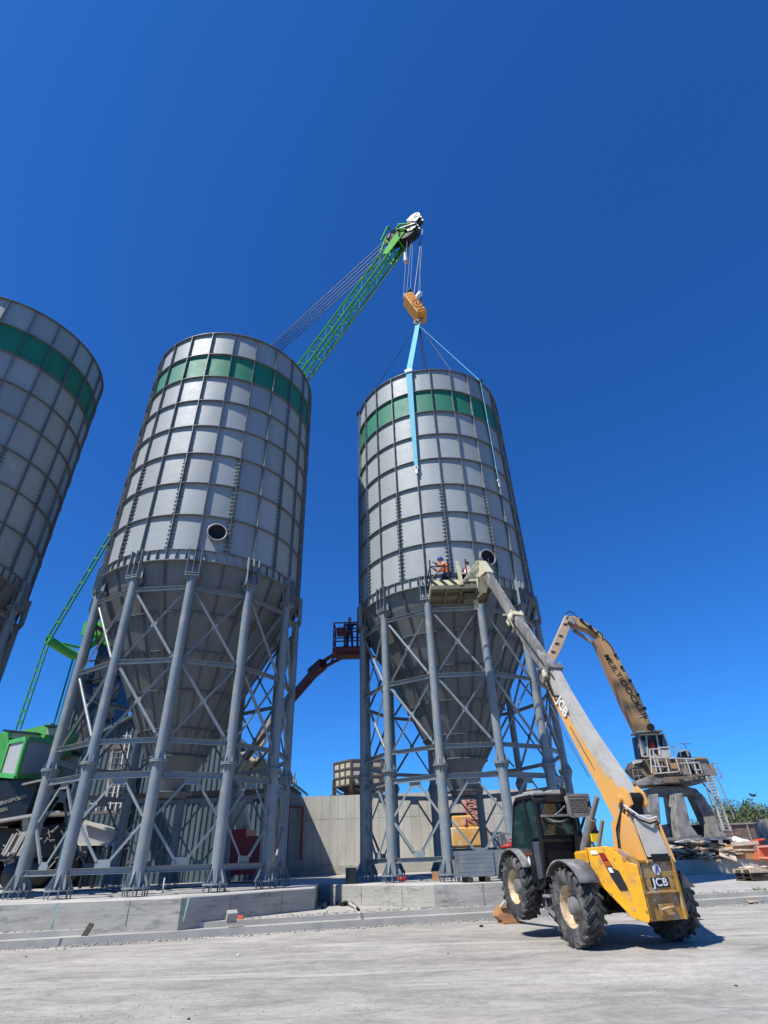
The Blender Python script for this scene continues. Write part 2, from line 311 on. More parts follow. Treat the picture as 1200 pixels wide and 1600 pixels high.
def road_mat():
    m_ = bpy.data.materials.new('dusty_road'); m_.use_nodes = True; N = m_.node_tree.nodes; L = m_.node_tree.links
    b = N['Principled BSDF']; b.inputs['Roughness'].default_value = 0.9; b.inputs['Specular IOR Level'].default_value = 0.25
    g = N.new('ShaderNodeNewGeometry')
    def noise(scale, det, rough, stretch, rot=R(12), dist=0.0):
        mp = N.new('ShaderNodeMapping'); mp.inputs['Rotation'].default_value = (0, 0, -rot); mp.inputs['Scale'].default_value = stretch; L.new(g.outputs['Position'], mp.inputs[0])
        q = N.new('ShaderNodeTexNoise'); q.inputs['Scale'].default_value = scale; q.inputs['Detail'].default_value = det; q.inputs['Roughness'].default_value = rough; q.inputs['Distortion'].default_value = dist
        L.new(mp.outputs[0], q.inputs['Vector']); return q.outputs['Fac']
    big = noise(0.30, 8, 0.62, (0.45, 1, 1), dist=0.8); mid = noise(1.5, 9, 0.72, (0.5, 1, 1), dist=1.0); small = noise(9, 8, 0.78, (0.75, 1, 1), dist=.6); grit = noise(70, 4, 0.7, (1, 1, 1))
    def ramp(f, stops):
        r_ = N.new('ShaderNodeValToRGB'); e = r_.color_ramp.elements
        e[0].position, e[0].color = stops[0][0], (*stops[0][1], 1); e[1].position, e[1].color = stops[-1][0], (*stops[-1][1], 1)
        for p, c in stops[1:-1]: q = e.new(p); q.color = (*c, 1)
        L.new(f, r_.inputs[0]); return r_.outputs[0]
    base = ramp(big, [(0.30, (0.27, 0.250, 0.218)), (0.45, (0.345, 0.319, 0.28)), (0.58, (0.405, 0.376, 0.332)), (0.72, (0.475, 0.443, 0.395))])
    def mix(a, bb, f, mode='MIX', fac=1.0):
        x = N.new('ShaderNodeMix'); x.data_type = 'RGBA'; x.blend_type = mode
        if hasattr(f, 'name'): L.new(f, x.inputs['Factor'])
        else: x.inputs['Factor'].default_value = f
        L.new(a, x.inputs['A'])
        if isinstance(bb, tuple): x.inputs['B'].default_value = (*bb, 1)
        else: L.new(bb, x.inputs['B'])
        return x.outputs['Result']
    c = mix(base, ramp(mid, [(0.3, (0.62, 0.62, 0.62)), (0.5, (1, 1, 1)), (0.7, (1.38, 1.36, 1.34))]), 0.85, 'MULTIPLY')
    c = mix(c, ramp(small, [(0.3, (0.72, 0.72, 0.72)), (0.5, (1, 1, 1)), (0.68, (1.22, 1.22, 1.2))]), 0.8, 'MULTIPLY')
    c = mix(c, ramp(grit, [(0.3, (0.7, 0.7, 0.7)), (0.6, (1.1, 1.1, 1.1))]), 0.6, 'MULTIPLY')
    # dark tyre smears and pale dust streaks
    st = noise(0.7, 7, 0.66, (0.16, 1.2, 1), dist=1.4); c = mix(c, (0.50, 0.47, 0.43), ramp(st, [(0.54, (0, 0, 0)), (0.66, (0.9, 0.9, 0.9))]))
    st2 = noise(1.1, 8, 0.72, (0.22, 1.3, 1), R(-8), 1.5); c = mix(c, (0.17, 0.162, 0.155), ramp(st2, [(0.56, (0, 0, 0)), (0.70, (0.6, 0.6, 0.6))]))
    # hairline cracks and small dark oil or rubber specks
    nd = N.new('ShaderNodeTexNoise'); nd.inputs['Scale'].default_value = 1.3; nd.inputs['Detail'].default_value = 5; L.new(g.outputs['Position'], nd.inputs['Vector'])
    va = N.new('ShaderNodeVectorMath'); va.operation = 'MULTIPLY_ADD'; L.new(nd.outputs['Color'], va.inputs[0]); va.inputs[1].default_value = (.9, .9, .9); L.new(g.outputs['Position'], va.inputs[2])
    vo = N.new('ShaderNodeTexVoronoi'); vo.feature = 'DISTANCE_TO_EDGE'; vo.inputs['Scale'].default_value = 0.22; L.new(va.outputs[0], vo.inputs['Vector'])
    c = mix(c, (0.14, 0.13, 0.12), ramp(vo.outputs['Distance'], [(0.0, (.3, .3, .3)), (0.004, (0, 0, 0))]))
    v2 = N.new('ShaderNodeTexVoronoi'); v2.inputs['Scale'].default_value = 2.2; L.new(va.outputs[0], v2.inputs['Vector'])
    c = mix(c, (0.10, 0.095, 0.09), ramp(v2.outputs['Distance'], [(0.02, (.6, .6, .6)), (0.05, (0, 0, 0))]))
    L.new(c, b.inputs['Base Color'])
    bp = N.new('ShaderNodeBump'); bp.inputs['Strength'].default_value = 0.6; bp.inputs['Distance'].default_value = 0.02
    ad = N.new('ShaderNodeMath'); ad.operation = 'ADD'; L.new(small, ad.inputs[0]); L.new(grit, ad.inputs[1]); L.new(ad.outputs[0], bp.inputs['Height']); L.new(bp.outputs[0], b.inputs['Normal'])
    return m_
M['road'] = road_mat()
def wall_mat():
    "concrete cast against boards: dark vertical seams, one horizontal lift joint, run stains"
    m_ = bpy.data.materials.new('board_marked_concrete'); m_.use_nodes = True; N = m_.node_tree.nodes; L = m_.node_tree.links
    b = N['Principled BSDF']; b.inputs['Roughness'].default_value = 0.9
    g = N.new('ShaderNodeNewGeometry'); sp = N.new('ShaderNodeSeparateXYZ'); L.new(g.outputs['Position'], sp.inputs[0])
    def line(sock, period, wid, off=0.0):
        a = N.new('ShaderNodeMath'); a.operation = 'ADD'; a.inputs[1].default_value = off + 500 * period; L.new(sock, a.inputs[0])
        d = N.new('ShaderNodeMath'); d.operation = 'MODULO'; d.inputs[1].default_value = period; L.new(a.outputs[0], d.inputs[0])
        q = N.new('ShaderNodeMath'); q.operation = 'LESS_THAN'; q.inputs[1].default_value = wid; L.new(d.outputs[0], q.inputs[0]); return q.outputs[0]
    n1 = N.new('ShaderNodeTexNoise'); n1.inputs['Scale'].default_value = 0.5; n1.inputs['Detail'].default_value = 9; n1.inputs['Roughness'].default_value = 0.65
    mp = N.new('ShaderNodeMapping'); mp.inputs['Scale'].default_value = (1.6, 1, 0.55); L.new(g.outputs['Position'], mp.inputs[0]); L.new(mp.outputs[0], n1.inputs['Vector'])
    r_ = N.new('ShaderNodeValToRGB'); e = r_.color_ramp.elements; e[0].position = 0.3; e[0].color = (0.36, 0.34, 0.29, 1); e[1].position = 0.7; e[1].color = (0.54, 0.515, 0.45, 1); L.new(n1.outputs['Fac'], r_.inputs[0])
    n2 = N.new('ShaderNodeTexNoise'); n2.inputs['Scale'].default_value = 1.2; n2.inputs['Detail'].default_value = 4; L.new(g.outputs['Position'], n2.inputs['Vector'])
    ls = N.new('ShaderNodeMath'); ls.operation = 'MAXIMUM'; L.new(line(sp.outputs[0], 0.62, 0.035), ls.inputs[0]); L.new(line(sp.outputs[2], 3.6, 0.05, -4.4), ls.inputs[1])
    f = N.new('ShaderNodeMath'); f.operation = 'MULTIPLY'; L.new(ls.outputs[0], f.inputs[0]); L.new(n2.outputs['Fac'], f.inputs[1])
    mx = N.new('ShaderNodeMix'); mx.data_type = 'RGBA'; L.new(f.outputs[0], mx.inputs['Factor']); L.new(r_.outputs[0], mx.inputs['A']); mx.inputs['B'].default_value = (0.10, 0.095, 0.085, 1)
    L.new(mx.outputs['Result'], b.inputs['Base Color'])
    bp = N.new('ShaderNodeBump'); bp.inputs['Strength'].default_value = 0.4; bp.inputs['Distance'].default_value = 0.05; L.new(n1.outputs['Fac'], bp.inputs['Height']); L.new(bp.outputs[0], b.inputs['Normal'])
    return m_
M['wall'] = wall_mat()
M['sheave_cream'] = mat('sheave_cream', (0.26, 0.27, 0.21), (0.06, 0.07, 0.05), 9, 0.5)
M['cream_drum'] = mat('drum_cream', (0.62, 0.56, 0.46), (0.52, 0.46, 0.38), 2, 0.6)
M['green_mid'] = mat('crane_green_tube', (0.04, 0.24, 0.09), (0.03, 0.17, 0.07), 2, 0.4)
M['red_shade'] = mat('red_machine_paint', (0.45, 0.025, 0.03), (0.33, 0.02, 0.02), 2, 0.45)
M['ochre_orange'] = mat('rusty_orange_foot', (0.42, 0.20, 0.08), (0.25, 0.12, 0.06), 5, .6)

# ================================================================ ground, kerb, slabs, pads
def sheet(name, poly, z, m_, thick=None, label=None):
    mb = MB()
    if thick: mb.prism([(x, y, z - thick) for x, y in poly], (0, 0, thick))
    else: mb.add([(x, y, z) for x, y in poly], [tuple(range(len(poly)))])
    return tag(mb.build(name, m_), label, None, None, 'structure')
sheet('ground', [(-2500, -600), (2500, -600), (2500, 4000), (-2500, 4000)], -0.02, mat('dark_earth', (0.09, 0.085, 0.07), (0.05, 0.055, 0.04), 0.02, 0.95, coord='World'))
sheet('road', [(-45, -9), (60, -9), (85, 42), (-70, 42)], 0.0, M['road'])
KERB = [(-60, 1.0), (-30, 12.2), (-16, 15.9), (-10.8, 17.3), (-6.3, 18.5), (-0.46, 20.3), (3.3, 21.1), (10.6, 23.0), (18, 24.9), (34, 28.5), (80, 38)]
def offs(line, d):
    out = []
    for i, (x, y) in enumerate(line):
        a = line[max(i - 1, 0)]; b = line[min(i + 1, len(line) - 1)]; t = V((b[0] - a[0], b[1] - a[1], 0)).normalized()
        out.append((x - t.y * d, y + t.x * d))
    return out
def strip(name, a, b, z, th, m_):
    mb = MB(); n = len(a)
    for i in range(n - 1):
        P = [(a[i], z - th), (a[i + 1], z - th), (b[i + 1], z - th), (b[i], z - th)]
        mb.hex8([V((*p, zz)) for p, zz in P] + [V((p[0], p[1], z)) for p, _ in P])
    return tag(mb.build(name, m_), None, None, None, 'structure')
strip('kerb', KERB, offs(KERB, 0.55), 0.17, 0.4, M['slab'])
sheet('yard_slab', offs(KERB, 0.50) + [(95, 75), (-90, 75)], 0.30, M['slab'], 0.3)
sheet('raised_slab', [(-60, 29), (-17, 27.5), (-4.5, 27.0), (-1.6, 27.6), (2, 29.6), (9.5, 30.5), (9.5, 62), (-60, 62)], 0.90, M['slab'], 0.55)

C1, C2, C3 = V((-21.433, 21.464, 0)), V((-9.133, 24.583, 0)), V((3.198, 27.821, 0))
def ang(c, a, r, z=0.0):
    a = R(a); return V((c.x + r * math.sin(a), c.y - r * math.cos(a), z))
def pad(c, r, label, grp='octagonal concrete foundation pads'):
    mb = MB(); pts = [ang(c, 27 + 45 * k, r) for k in range(8)]
    lo = [V((p.x, p.y, 0.10)) for p in pts]; n = 8
    top1 = [V((p.x, p.y, 0.90)) for p in pts]; top2 = [c + (p - c) * (1 - 0.03 / r) + V((0, 0, 0.93)) for p in pts]
    mb.add(lo + top1 + top2, [(i, (i + 1) % n, n + (i + 1) % n, n + i) for i in range(n)] + [(n + i, n + (i + 1) % n, 2 * n + (i + 1) % n, 2 * n + i) for i in range(n)] + [tuple(range(2 * n, 3 * n))])
    # shallow formwork joints
    ob = mb.build('concrete_pad', M['padmix']); tag(ob, label, 'concrete pad', grp)
    return ob
def padmix():
    m_ = M['concrete'].copy(); m_.name = 'pad_concrete'; N = m_.node_tree.nodes; L = m_.node_tree.links
    b = N['Principled BSDF']; src = b.inputs['Base Color'].links[0].from_socket
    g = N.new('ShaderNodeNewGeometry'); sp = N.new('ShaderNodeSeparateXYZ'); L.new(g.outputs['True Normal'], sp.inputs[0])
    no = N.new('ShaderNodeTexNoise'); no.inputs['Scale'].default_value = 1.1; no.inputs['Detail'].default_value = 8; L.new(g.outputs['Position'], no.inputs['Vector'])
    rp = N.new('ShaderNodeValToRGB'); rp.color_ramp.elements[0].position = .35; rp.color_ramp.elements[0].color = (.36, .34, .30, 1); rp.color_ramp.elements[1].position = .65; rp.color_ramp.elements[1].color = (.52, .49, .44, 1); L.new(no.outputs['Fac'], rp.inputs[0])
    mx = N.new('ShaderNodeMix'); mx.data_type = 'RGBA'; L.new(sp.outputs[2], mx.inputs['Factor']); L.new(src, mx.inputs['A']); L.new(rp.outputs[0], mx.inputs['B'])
    # plank lines and run stains on the cast faces
    sp2 = N.new('ShaderNodeSeparateXYZ'); L.new(g.outputs['Position'], sp2.inputs[0])
    nz = N.new('ShaderNodeTexNoise'); nz.inputs['Scale'].default_value = .6; nz.inputs['Detail'].default_value = 3; L.new(g.outputs['Position'], nz.inputs['Vector'])
    ma = N.new('ShaderNodeMath'); ma.operation = 'MULTIPLY_ADD'; L.new(nz.outputs['Fac'], ma.inputs[0]); ma.inputs[1].default_value = .06; L.new(sp2.outputs[2], ma.inputs[2])
    mo = N.new('ShaderNodeMath'); mo.operation = 'MODULO'; L.new(ma.outputs[0], mo.inputs[0]); mo.inputs[1].default_value = .115
    lt = N.new('ShaderNodeMapRange'); lt.inputs[1].default_value = .0; lt.inputs[2].default_value = .022; lt.inputs[3].default_value = 1; lt.inputs[4].default_value = 0; L.new(mo.outputs[0], lt.inputs[0])
    n5 = N.new('ShaderNodeTexNoise'); n5.inputs['Scale'].default_value = 2.6; n5.inputs['Detail'].default_value = 9; n5.inputs['Roughness'].default_value = .8
    mp5 = N.new('ShaderNodeMapping'); mp5.inputs['Scale'].default_value = (1, 1, 3.2); L.new(g.outputs['Position'], mp5.inputs[0]); L.new(mp5.outputs[0], n5.inputs['Vector'])
    th = N.new('ShaderNodeMapRange'); th.inputs[1].default_value = .40; th.inputs[2].default_value = .62; L.new(n5.outputs['Fac'], th.inputs[0])
    fm = N.new('ShaderNodeMath'); fm.operation = 'MULTIPLY'; L.new(lt.outputs[0], fm.inputs[0]); L.new(th.outputs[0], fm.inputs[1])
    f2 = N.new('ShaderNodeMath'); f2.operation = 'MULTIPLY'; L.new(fm.outputs[0], f2.inputs[0]); f2.inputs[1].default_value = .75
    m3 = N.new('ShaderNodeMix'); m3.data_type = 'RGBA'; L.new(f2.outputs[0], m3.inputs['Factor']); L.new(src, m3.inputs['A']); m3.inputs['B'].default_value = (.16, .155, .14, 1)
    st = N.new('ShaderNodeMapRange'); st.inputs[1].default_value = .56; st.inputs[2].default_value = .68; st.inputs[4].default_value = .5; L.new(n5.outputs['Fac'], st.inputs[0])
    m4 = N.new('ShaderNodeMix'); m4.data_type = 'RGBA'; L.new(st.outputs[0], m4.inputs['Factor']); L.new(m3.outputs['Result'], m4.inputs['A']); m4.inputs['B'].default_value = (.48, .455, .40, 1); L.new(m4.outputs['Result'], mx.inputs['A'])
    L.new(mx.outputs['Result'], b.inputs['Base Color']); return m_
M['padmix'] = padmix()
PADS = [pad(C1, 6.3, 'concrete pad in shade under the leftmost silo'), pad(C2, 6.62, 'long grey concrete pad under the middle silo with teal straps on its edge'),
        pad(C3, 6.45, 'pale concrete pad under the right silo carrying the stack of steel channels')]
for c, r in ((C2, 6.62), (C3, 6.45)):
    mb = MB(); par = PADS[1] if c is C2 else PADS[2]
    for k in range(8):
        a, b = ang(c, 27 + 45 * k, r), ang(c, 72 + 45 * k, r); nrm = ((a + b) / 2 - c); nrm.z = 0; nrm.normalize()
        for t in (0.33, 0.72):
            p = a.lerp(b, t) + nrm * 0.002; mb.bar(p + V((0, 0, .32)), p + V((0, 0, .89)), 0.02, 0.012, nrm)
    mb.build('formwork_joint', M['dusty'], par)
M['teal'] = mat('teal_strap', (0.22, 0.40, 0.37), None, 8, 0.7)
for (u, v) in ((94, 1411), (296, 1403)):
    mb = MB(); p = onz(u, v, .93); q = p + V((0, -.02, 0))
    mb.bar(q + V((0, -.03, .01)), q + V((-.06, -.05, -.5)), .055, .012, (0, 1, 0), .02); mb.build('tie_strap', M['teal'], PADS[1])


# ================================================================ silos
RS = 4.63; RF = 4.77; RLg = 4.64
ZT = 26.90; Z8 = 12.997; ZR = [ZT, ZT - 1.725, ZT - 3.45] + [ZT - 3.45 - 1.742 * k for k in range(1, 7)]
ZSK = 12.466; PH0 = 13.5; LEGS = [13.5 + 30 * k for k in range(12)]
ZERO = V((0, 0, 0))
def arc_shell(mb, r0, z0, r1, z1, n=96, a0=0.0):
    vs_ = []
    for z, r_ in ((z0, r0), (z1, r1)):
        for i in range(n): vs_.append(ang(ZERO, a0 + 360 * i / n, r_, z))
    mb.add(vs_, [(i, (i + 1) % n, n + (i + 1) % n, n + i) for i in range(n)], True)
def ring(mb, ri, ro, z, t, n=96):
    vs_ = []
    for rr, zz in ((ri, z - t / 2), (ro, z - t / 2), (ro, z + t / 2), (ri, z + t / 2)):
        for i in range(n): vs_.append(ang(ZERO, 360 * i / n, rr, zz))
    fs = []
    for k in range(4):
        for i in range(n): fs.append((k * n + i, k * n + (i + 1) % n, ((k + 1) % 4) * n + (i + 1) % n, ((k + 1) % 4) * n + i))
    mb.add(vs_, fs, False)
def make_silo():
    root = empty('storage_silo', (0, 0, 0), world_parts=False)
    mb = MB()
    arc_shell(mb, RS, Z8 - .54, RS, ZR[2]); arc_shell(mb, RS, ZR[1], RS, ZR[0])
    arc_shell(mb, RS - .03, Z8, RS - .03, ZT)
    mb.build('shell', M['shell'], root)
    mb = MB(); arc_shell(mb, RS, ZR[2], RS, ZR[1]); mb.build('green_band', M['green_band'], root)
    for k, z in enumerate(ZR):
        mb = MB(); ring(mb, RS - .02, RF - 0.004 - (0.045 if k == 8 else 0), z, 0.022); mb.build('ring_flange', M['flange'], root)
    mb = MB(); ring(mb, RS - .05, RF + .03, ZSK, 0.035); mb.build('ring_flange', M['flange'], root)
    for i in range(24):
        a = PH0 + 15 * i; rad = ang(ZERO, a, 1.0); tan = V((-rad.y, rad.x, 0)); mb = MB()
        for j in range(8):
            mid = rad * (RS + RF + .004) / 2
            mb.bar(mid + V((0, 0, ZR[j + 1] + .016)), mid + V((0, 0, ZR[j] - .016)), 0.027, RF - RS, rad)
        # bolt heads
        for j in range(8):
            for q in (0.3, 0.75):
                z = ZR[j + 1] + (ZR[j] - ZR[j + 1]) * q; mb.box(rad * (RF - .03) + V((0, 0, z)), (0.07, 0.07, 0.05), Matrix.Rotation(R(a), 3, 'Z'))
        mb.build('seam_flange', M['flange'], root)
    # rows of triangular gussets on every other seam of the lower three courses
    for i in range(0, 24, 2):
        a = PH0 + 15 * (i + 1); mb = MB()
        for j in (5, 6, 7):
            for q in range(8):
                z = ZR[j + 1] + (ZR[j] - ZR[j + 1]) * (q + .6) / 8.2
                for s_ in (-1, 1):
                    A = ang(ZERO, a + s_ * 0.3, RS + .005, z); B = ang(ZERO, a + s_ * 0.3, RF - .01, z); Cc = ang(ZERO, a + s_ * 2.3, RS + .005, z)
                    mb.prism([A, B, Cc], (0, 0, 0.02))
        mb.build('gusset_row', M['flange'], root)
    # skirt: short upright ribs between the two bottom rings
    mb = MB()
    for i in range(72):
        a = PH0 + 5 * i; rad = ang(ZERO, a, 1.0)
        mb.bar(rad * (RS + .055) + V((0, 0, ZSK + .018)), rad * (RS + .055) + V((0, 0, Z8 - .015)), 0.022, 0.11, rad)
    mb.build('skirt_ribs', M['flange'], root)
    # hopper
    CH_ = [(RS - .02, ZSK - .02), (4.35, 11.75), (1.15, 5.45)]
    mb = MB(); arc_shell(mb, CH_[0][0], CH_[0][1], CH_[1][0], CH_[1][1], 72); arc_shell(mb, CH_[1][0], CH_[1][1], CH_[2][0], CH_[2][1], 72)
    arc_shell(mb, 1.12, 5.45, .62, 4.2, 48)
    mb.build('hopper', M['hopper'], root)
    def cone_r(z): return 1.15 + (z - 5.45) * (4.35 - 1.15) / (11.75 - 5.45) if z < 11.75 else 4.35 + (z - 11.75) * (RS - 4.35) / (ZSK - 11.75)
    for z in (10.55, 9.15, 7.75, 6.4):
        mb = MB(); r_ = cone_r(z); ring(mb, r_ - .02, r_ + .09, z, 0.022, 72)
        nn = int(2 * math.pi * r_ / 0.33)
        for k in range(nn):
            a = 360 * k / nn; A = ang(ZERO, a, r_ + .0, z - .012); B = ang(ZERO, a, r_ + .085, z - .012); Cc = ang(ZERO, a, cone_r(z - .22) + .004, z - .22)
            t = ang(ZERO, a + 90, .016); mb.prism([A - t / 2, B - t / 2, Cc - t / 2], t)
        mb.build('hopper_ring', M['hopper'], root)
    mb = MB(); ring(mb, 1.0, 1.28, 5.45, 0.04, 48); ring(mb, .5, .86, 4.2, 0.05, 16); mb.lathe((0, 0, 4.0), (0, 0, 1), [(.55, 0), (.62, .2)], 16)
    mb.build('outlet_flange', M['hopper'], root)
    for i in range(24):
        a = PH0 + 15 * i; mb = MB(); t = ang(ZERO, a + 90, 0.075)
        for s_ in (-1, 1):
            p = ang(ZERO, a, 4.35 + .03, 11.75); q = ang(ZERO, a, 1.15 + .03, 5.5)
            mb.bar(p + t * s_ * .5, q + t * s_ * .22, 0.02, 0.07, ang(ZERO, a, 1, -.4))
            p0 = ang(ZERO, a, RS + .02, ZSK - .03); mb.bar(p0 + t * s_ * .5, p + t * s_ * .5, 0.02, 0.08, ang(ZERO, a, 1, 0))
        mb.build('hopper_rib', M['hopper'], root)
    # manhole with a short collar, between two seams of the lowest course
    am = PH0 + 8.6; rad = ang(ZERO, am, 1.0); c = rad * (RS - .03) + V((0, 0, Z8 + .92))
    mh = MB().lathe(c, rad, [(0.37, 0), (0.37, .22), (0.435, .22), (0.435, .19), (0.39, .19), (0.41, 0)], 32).build('manhole', M['white_grey'], root)
    mb = MB(); mb.lathe(c, rad, [(0.0, 0.05), (0.369, 0.05), (0.369, .19)], 32); mb.build('manhole_dark_disc', M['black'], mh)  # black disc paints the dark interior; the shell has no hole here
    # legs
    def leg(a):
        rad = ang(ZERO, a, 1.0); p = rad * RLg; mb = MB()
        mb.tube(p + V((0, 0, 1.18)), p + V((0, 0, 4.72)), 0.195, n=20); mb.tube(p + V((0, 0, 4.78)), p + V((0, 0, 11.72)), 0.172, n=20)
        lg = mb.build('leg', M['steel'], root)
        ft = MB(); ft.lathe(p + V((0, 0, 1.13)), (0, 0, 1), [(0, 0), (.42, 0), (.42, .045), (0, .045)], 24, smooth=False)
        for k in range(8):
            d = ang(ZERO, a + 22.5 + 45 * k, 1.0); t = V((-d.y, d.x, 0)) * .009
            A = [p + d * .19 + V((0, 0, 1.18)), p + d * .38 + V((0, 0, 1.18)), p + d * .38 + V((0, 0, 1.24)), p + d * .21 + V((0, 0, 1.60)), p + d * .19 + V((0, 0, 1.60))]
            ft.prism([x - t for x in A], t * 2)
            b = ang(ZERO, a + 45 * k, 1.0) * .36; ft.tube(p + b + V((0, 0, .925)), p + b + V((0, 0, 1.24)), .022, n=6); ft.tube(p + b + V((0, 0, 1.18)), p + b + V((0, 0, 1.215)), .042, n=6); ft.tube(p + b + V((0, 0, 1.09)), p + b + V((0, 0, 1.13)), .042, n=6)
        ft.build('foot_plate', M['steel'], lg)
        cb = MB()
        for zz in (4.72, 4.77): cb.lathe(p + V((0, 0, zz)), (0, 0, 1), [(.16, -.02), (.30, -.02), (.30, .02), (.16, .02)], 20, smooth=False)
        for k in range(6):
            d = ang(ZERO, a + 60 * k, 1.0); t = V((-d.y, d.x, 0)) * .008
            A = [p + d * .165 + V((0, 0, 4.79)), p + d * .28 + V((0, 0, 4.79)), p + d * .18 + V((0, 0, 5.05)), p + d * .165 + V((0, 0, 5.05))]; cb.prism([x - t for x in A], t * 2)
            A = [p + d * .19 + V((0, 0, 4.69)), p + d * .28 + V((0, 0, 4.69)), p + d * .205 + V((0, 0, 4.45)), p + d * .19 + V((0, 0, 4.45))]; cb.prism([x - t for x in A], t * 2)
        cb.build('splice_collar', M['steel'], lg)
        # top bracket: cap plate, gussets and the boxed frame bolted to the skirt
        br = MB(); t = V((-rad.y, rad.x, 0)); pp = rad * (RF + .04)
        br.box(rad * (RLg + .02) + V((0, 0, 11.75)), (.60, .46, .045), Matrix.Rotation(R(a), 3, 'Z'))
        for s_ in (-1, 0, 1):
            br.bar(pp + t * s_ * .26 + V((0, 0, 11.80)), pp + t * s_ * .26 + V((0, 0, Z8 + .02)), 0.022, 0.18, rad)
        br.box(pp + V((0, 0, 11.83)), (.56, .2, .03), Matrix.Rotation(R(a), 3, 'Z'))
        br.box(rad * (RS - .06) + V((0, 0, 12.12)), (.54, .03, .62), Matrix.Rotation(R(a), 3, 'Z'))
        for k in range(4):
            d = ang(ZERO, a + 45 + 90 * k, 1.0); tt = V((-d.y, d.x, 0)) * .01; c_ = rad * RLg
            A = [c_ + d * .165 + V((0, 0, 11.72)), c_ + d * .34 + V((0, 0, 11.72)), c_ + d * .165 + V((0, 0, 11.45))]; br.prism([x - tt for x in A], tt * 2)
        br.build('top_bracket', M['steel'], lg)
    for a in LEGS: leg(a)
    # horizontal members (channels) and braces per bay
    def P(a, z, r_=RLg): return ang(ZERO, a, r_, z)
    def channel(p, q, h_, out):
        mb = MB(); d = (q - p).normalized()
        mb.bar(p, q, .012, h_, V((0, 0, 1)))
        for s_ in (-1, 1): mb.bar(p + V((0, 0, s_ * (h_ / 2 + .006))) + out * .045, q + V((0, 0, s_ * (h_ / 2 + .006))) + out * .045, .10, .010, V((0, 0, 1)))
        for e in (p + d * .16, q - d * .16): mb.box(e + out * .012, (.20, .02, h_ * .8), Matrix.Rotation(math.atan2(d.y, d.x), 3, 'Z'))
        return mb
    for k in range(12):
        a, b = LEGS[k], LEGS[k] + 30; out = ang(ZERO, a + 15, 1.0)
        for z, h_ in ((1.62, .15), (4.33, .17), (5.42, .14), (8.25, .14), (11.25, .14)):
            p, q = P(a, z), P(b, z); d = (q - p).normalized()
            channel(p + d * .18, q - d * .18, h_, out).build('cross_beam', M['steel'], root)
        A, B = P(a, 0), P(b, 0); mid = (A + B) / 2; d = (B - A).normalized()
        # lower storey: diamond of angles with gusset plates in mid-bay
        g = MB(); g.box(mid + V((0, 0, 1.81)), (.50, .02, .22), Matrix.Rotation(math.atan2(d.y, d.x), 3, 'Z')); g.build('gusset_plate', M['steel'], root)
        g = MB(); g.box(mid + V((0, 0, 4.16)), (.50, .02, .22), Matrix.Rotation(math.atan2(d.y, d.x), 3, 'Z'))
        g.bar(mid - d * .25 + V((0, 0, 4.05)) + out * .04, mid + d * .25 + V((0, 0, 4.05)) + out * .04, .08, .015)
        g.build('gusset_plate', M['steel'], root)
        for s_ in (-1, 1):
            lp = (B if s_ > 0 else A) - d * s_ * .20 + V((0, 0, 2.98))
            for zz in (4.10, 1.88):
                mp_ = mid + d * s_ * .21 + V((0, 0, zz)); e = lp + V((0, 0, .12 if zz > 3 else -.12))
                mb = MB().bar(e + out * .03, mp_ + out * .03,   .08, .012, out); mb.bar(e + V((0, 0, .04)), mp_ + V((0, 0, .04)), .012, .07, out)
                mb.build('diagonal_brace', M['steel'], root)
        # upper storeys: a pipe one way, an angle the other
        for z0, z1 in ((5.56, 8.10), (8.40, 11.10)):
            p, q = A + d * .22 + V((0, 0, z1)), B - d * .22 + V((0, 0, z0)); mb = MB().tube(p.lerp(q, .04), q.lerp(p, .04), .058, n=10)
            for e, f_ in ((p, q), (q, p)): mb.bar(e, e.lerp(f_, .07), .11, .02, out)
            mb.build('pipe_brace', M['steel'], root)
            p, q = A + d * .22 + V((0, 0, z0)), B - d * .22 + V((0, 0, z1)); o2 = out * .07
            mb = MB().bar(p - o2, q - o2, .085, .010, out); mb.bar(p - o2 + V((0, 0, .035)), q - o2 + V((0, 0, .035)), .010, .075, out)
            c_ = (p + q) / 2; mb.box(c_ - out * .03, (.22, .015, .22), Matrix.Rotation(math.atan2(d.y, d.x), 3, 'Z')); mb.build('diagonal_brace', M['steel'], root)
    # roof deck inside the rim
    mb = MB(); ring(mb, 0.02, RS - .05, ZT - .35, .03, 48); mb.build('roof_deck', M['hopper'], root)
    return root
M['white_grey'] = mat('manhole_collar_grey', (0.30, 0.30, 0.295), (0.22, 0.22, 0.215), 4, 0.5)
silo = make_silo(); index_children()
SG = 'three tall grey silos on steel legs'
labs = [(C2, 'middle grey silo with green band and clear view of its round black manhole'),
        (C1, 'leftmost dark silo in its own shade, cut off by the photo edge'),
        (C3, 'right grey silo with blue slings at its rim and work platform at its manhole')]
SILOS = []
for i, (c, l) in enumerate(labs):
    o = silo if i == 0 else copy_tree(silo)
    o.location = c; tag(o, l, 'silo', SG); SILOS.append(o)

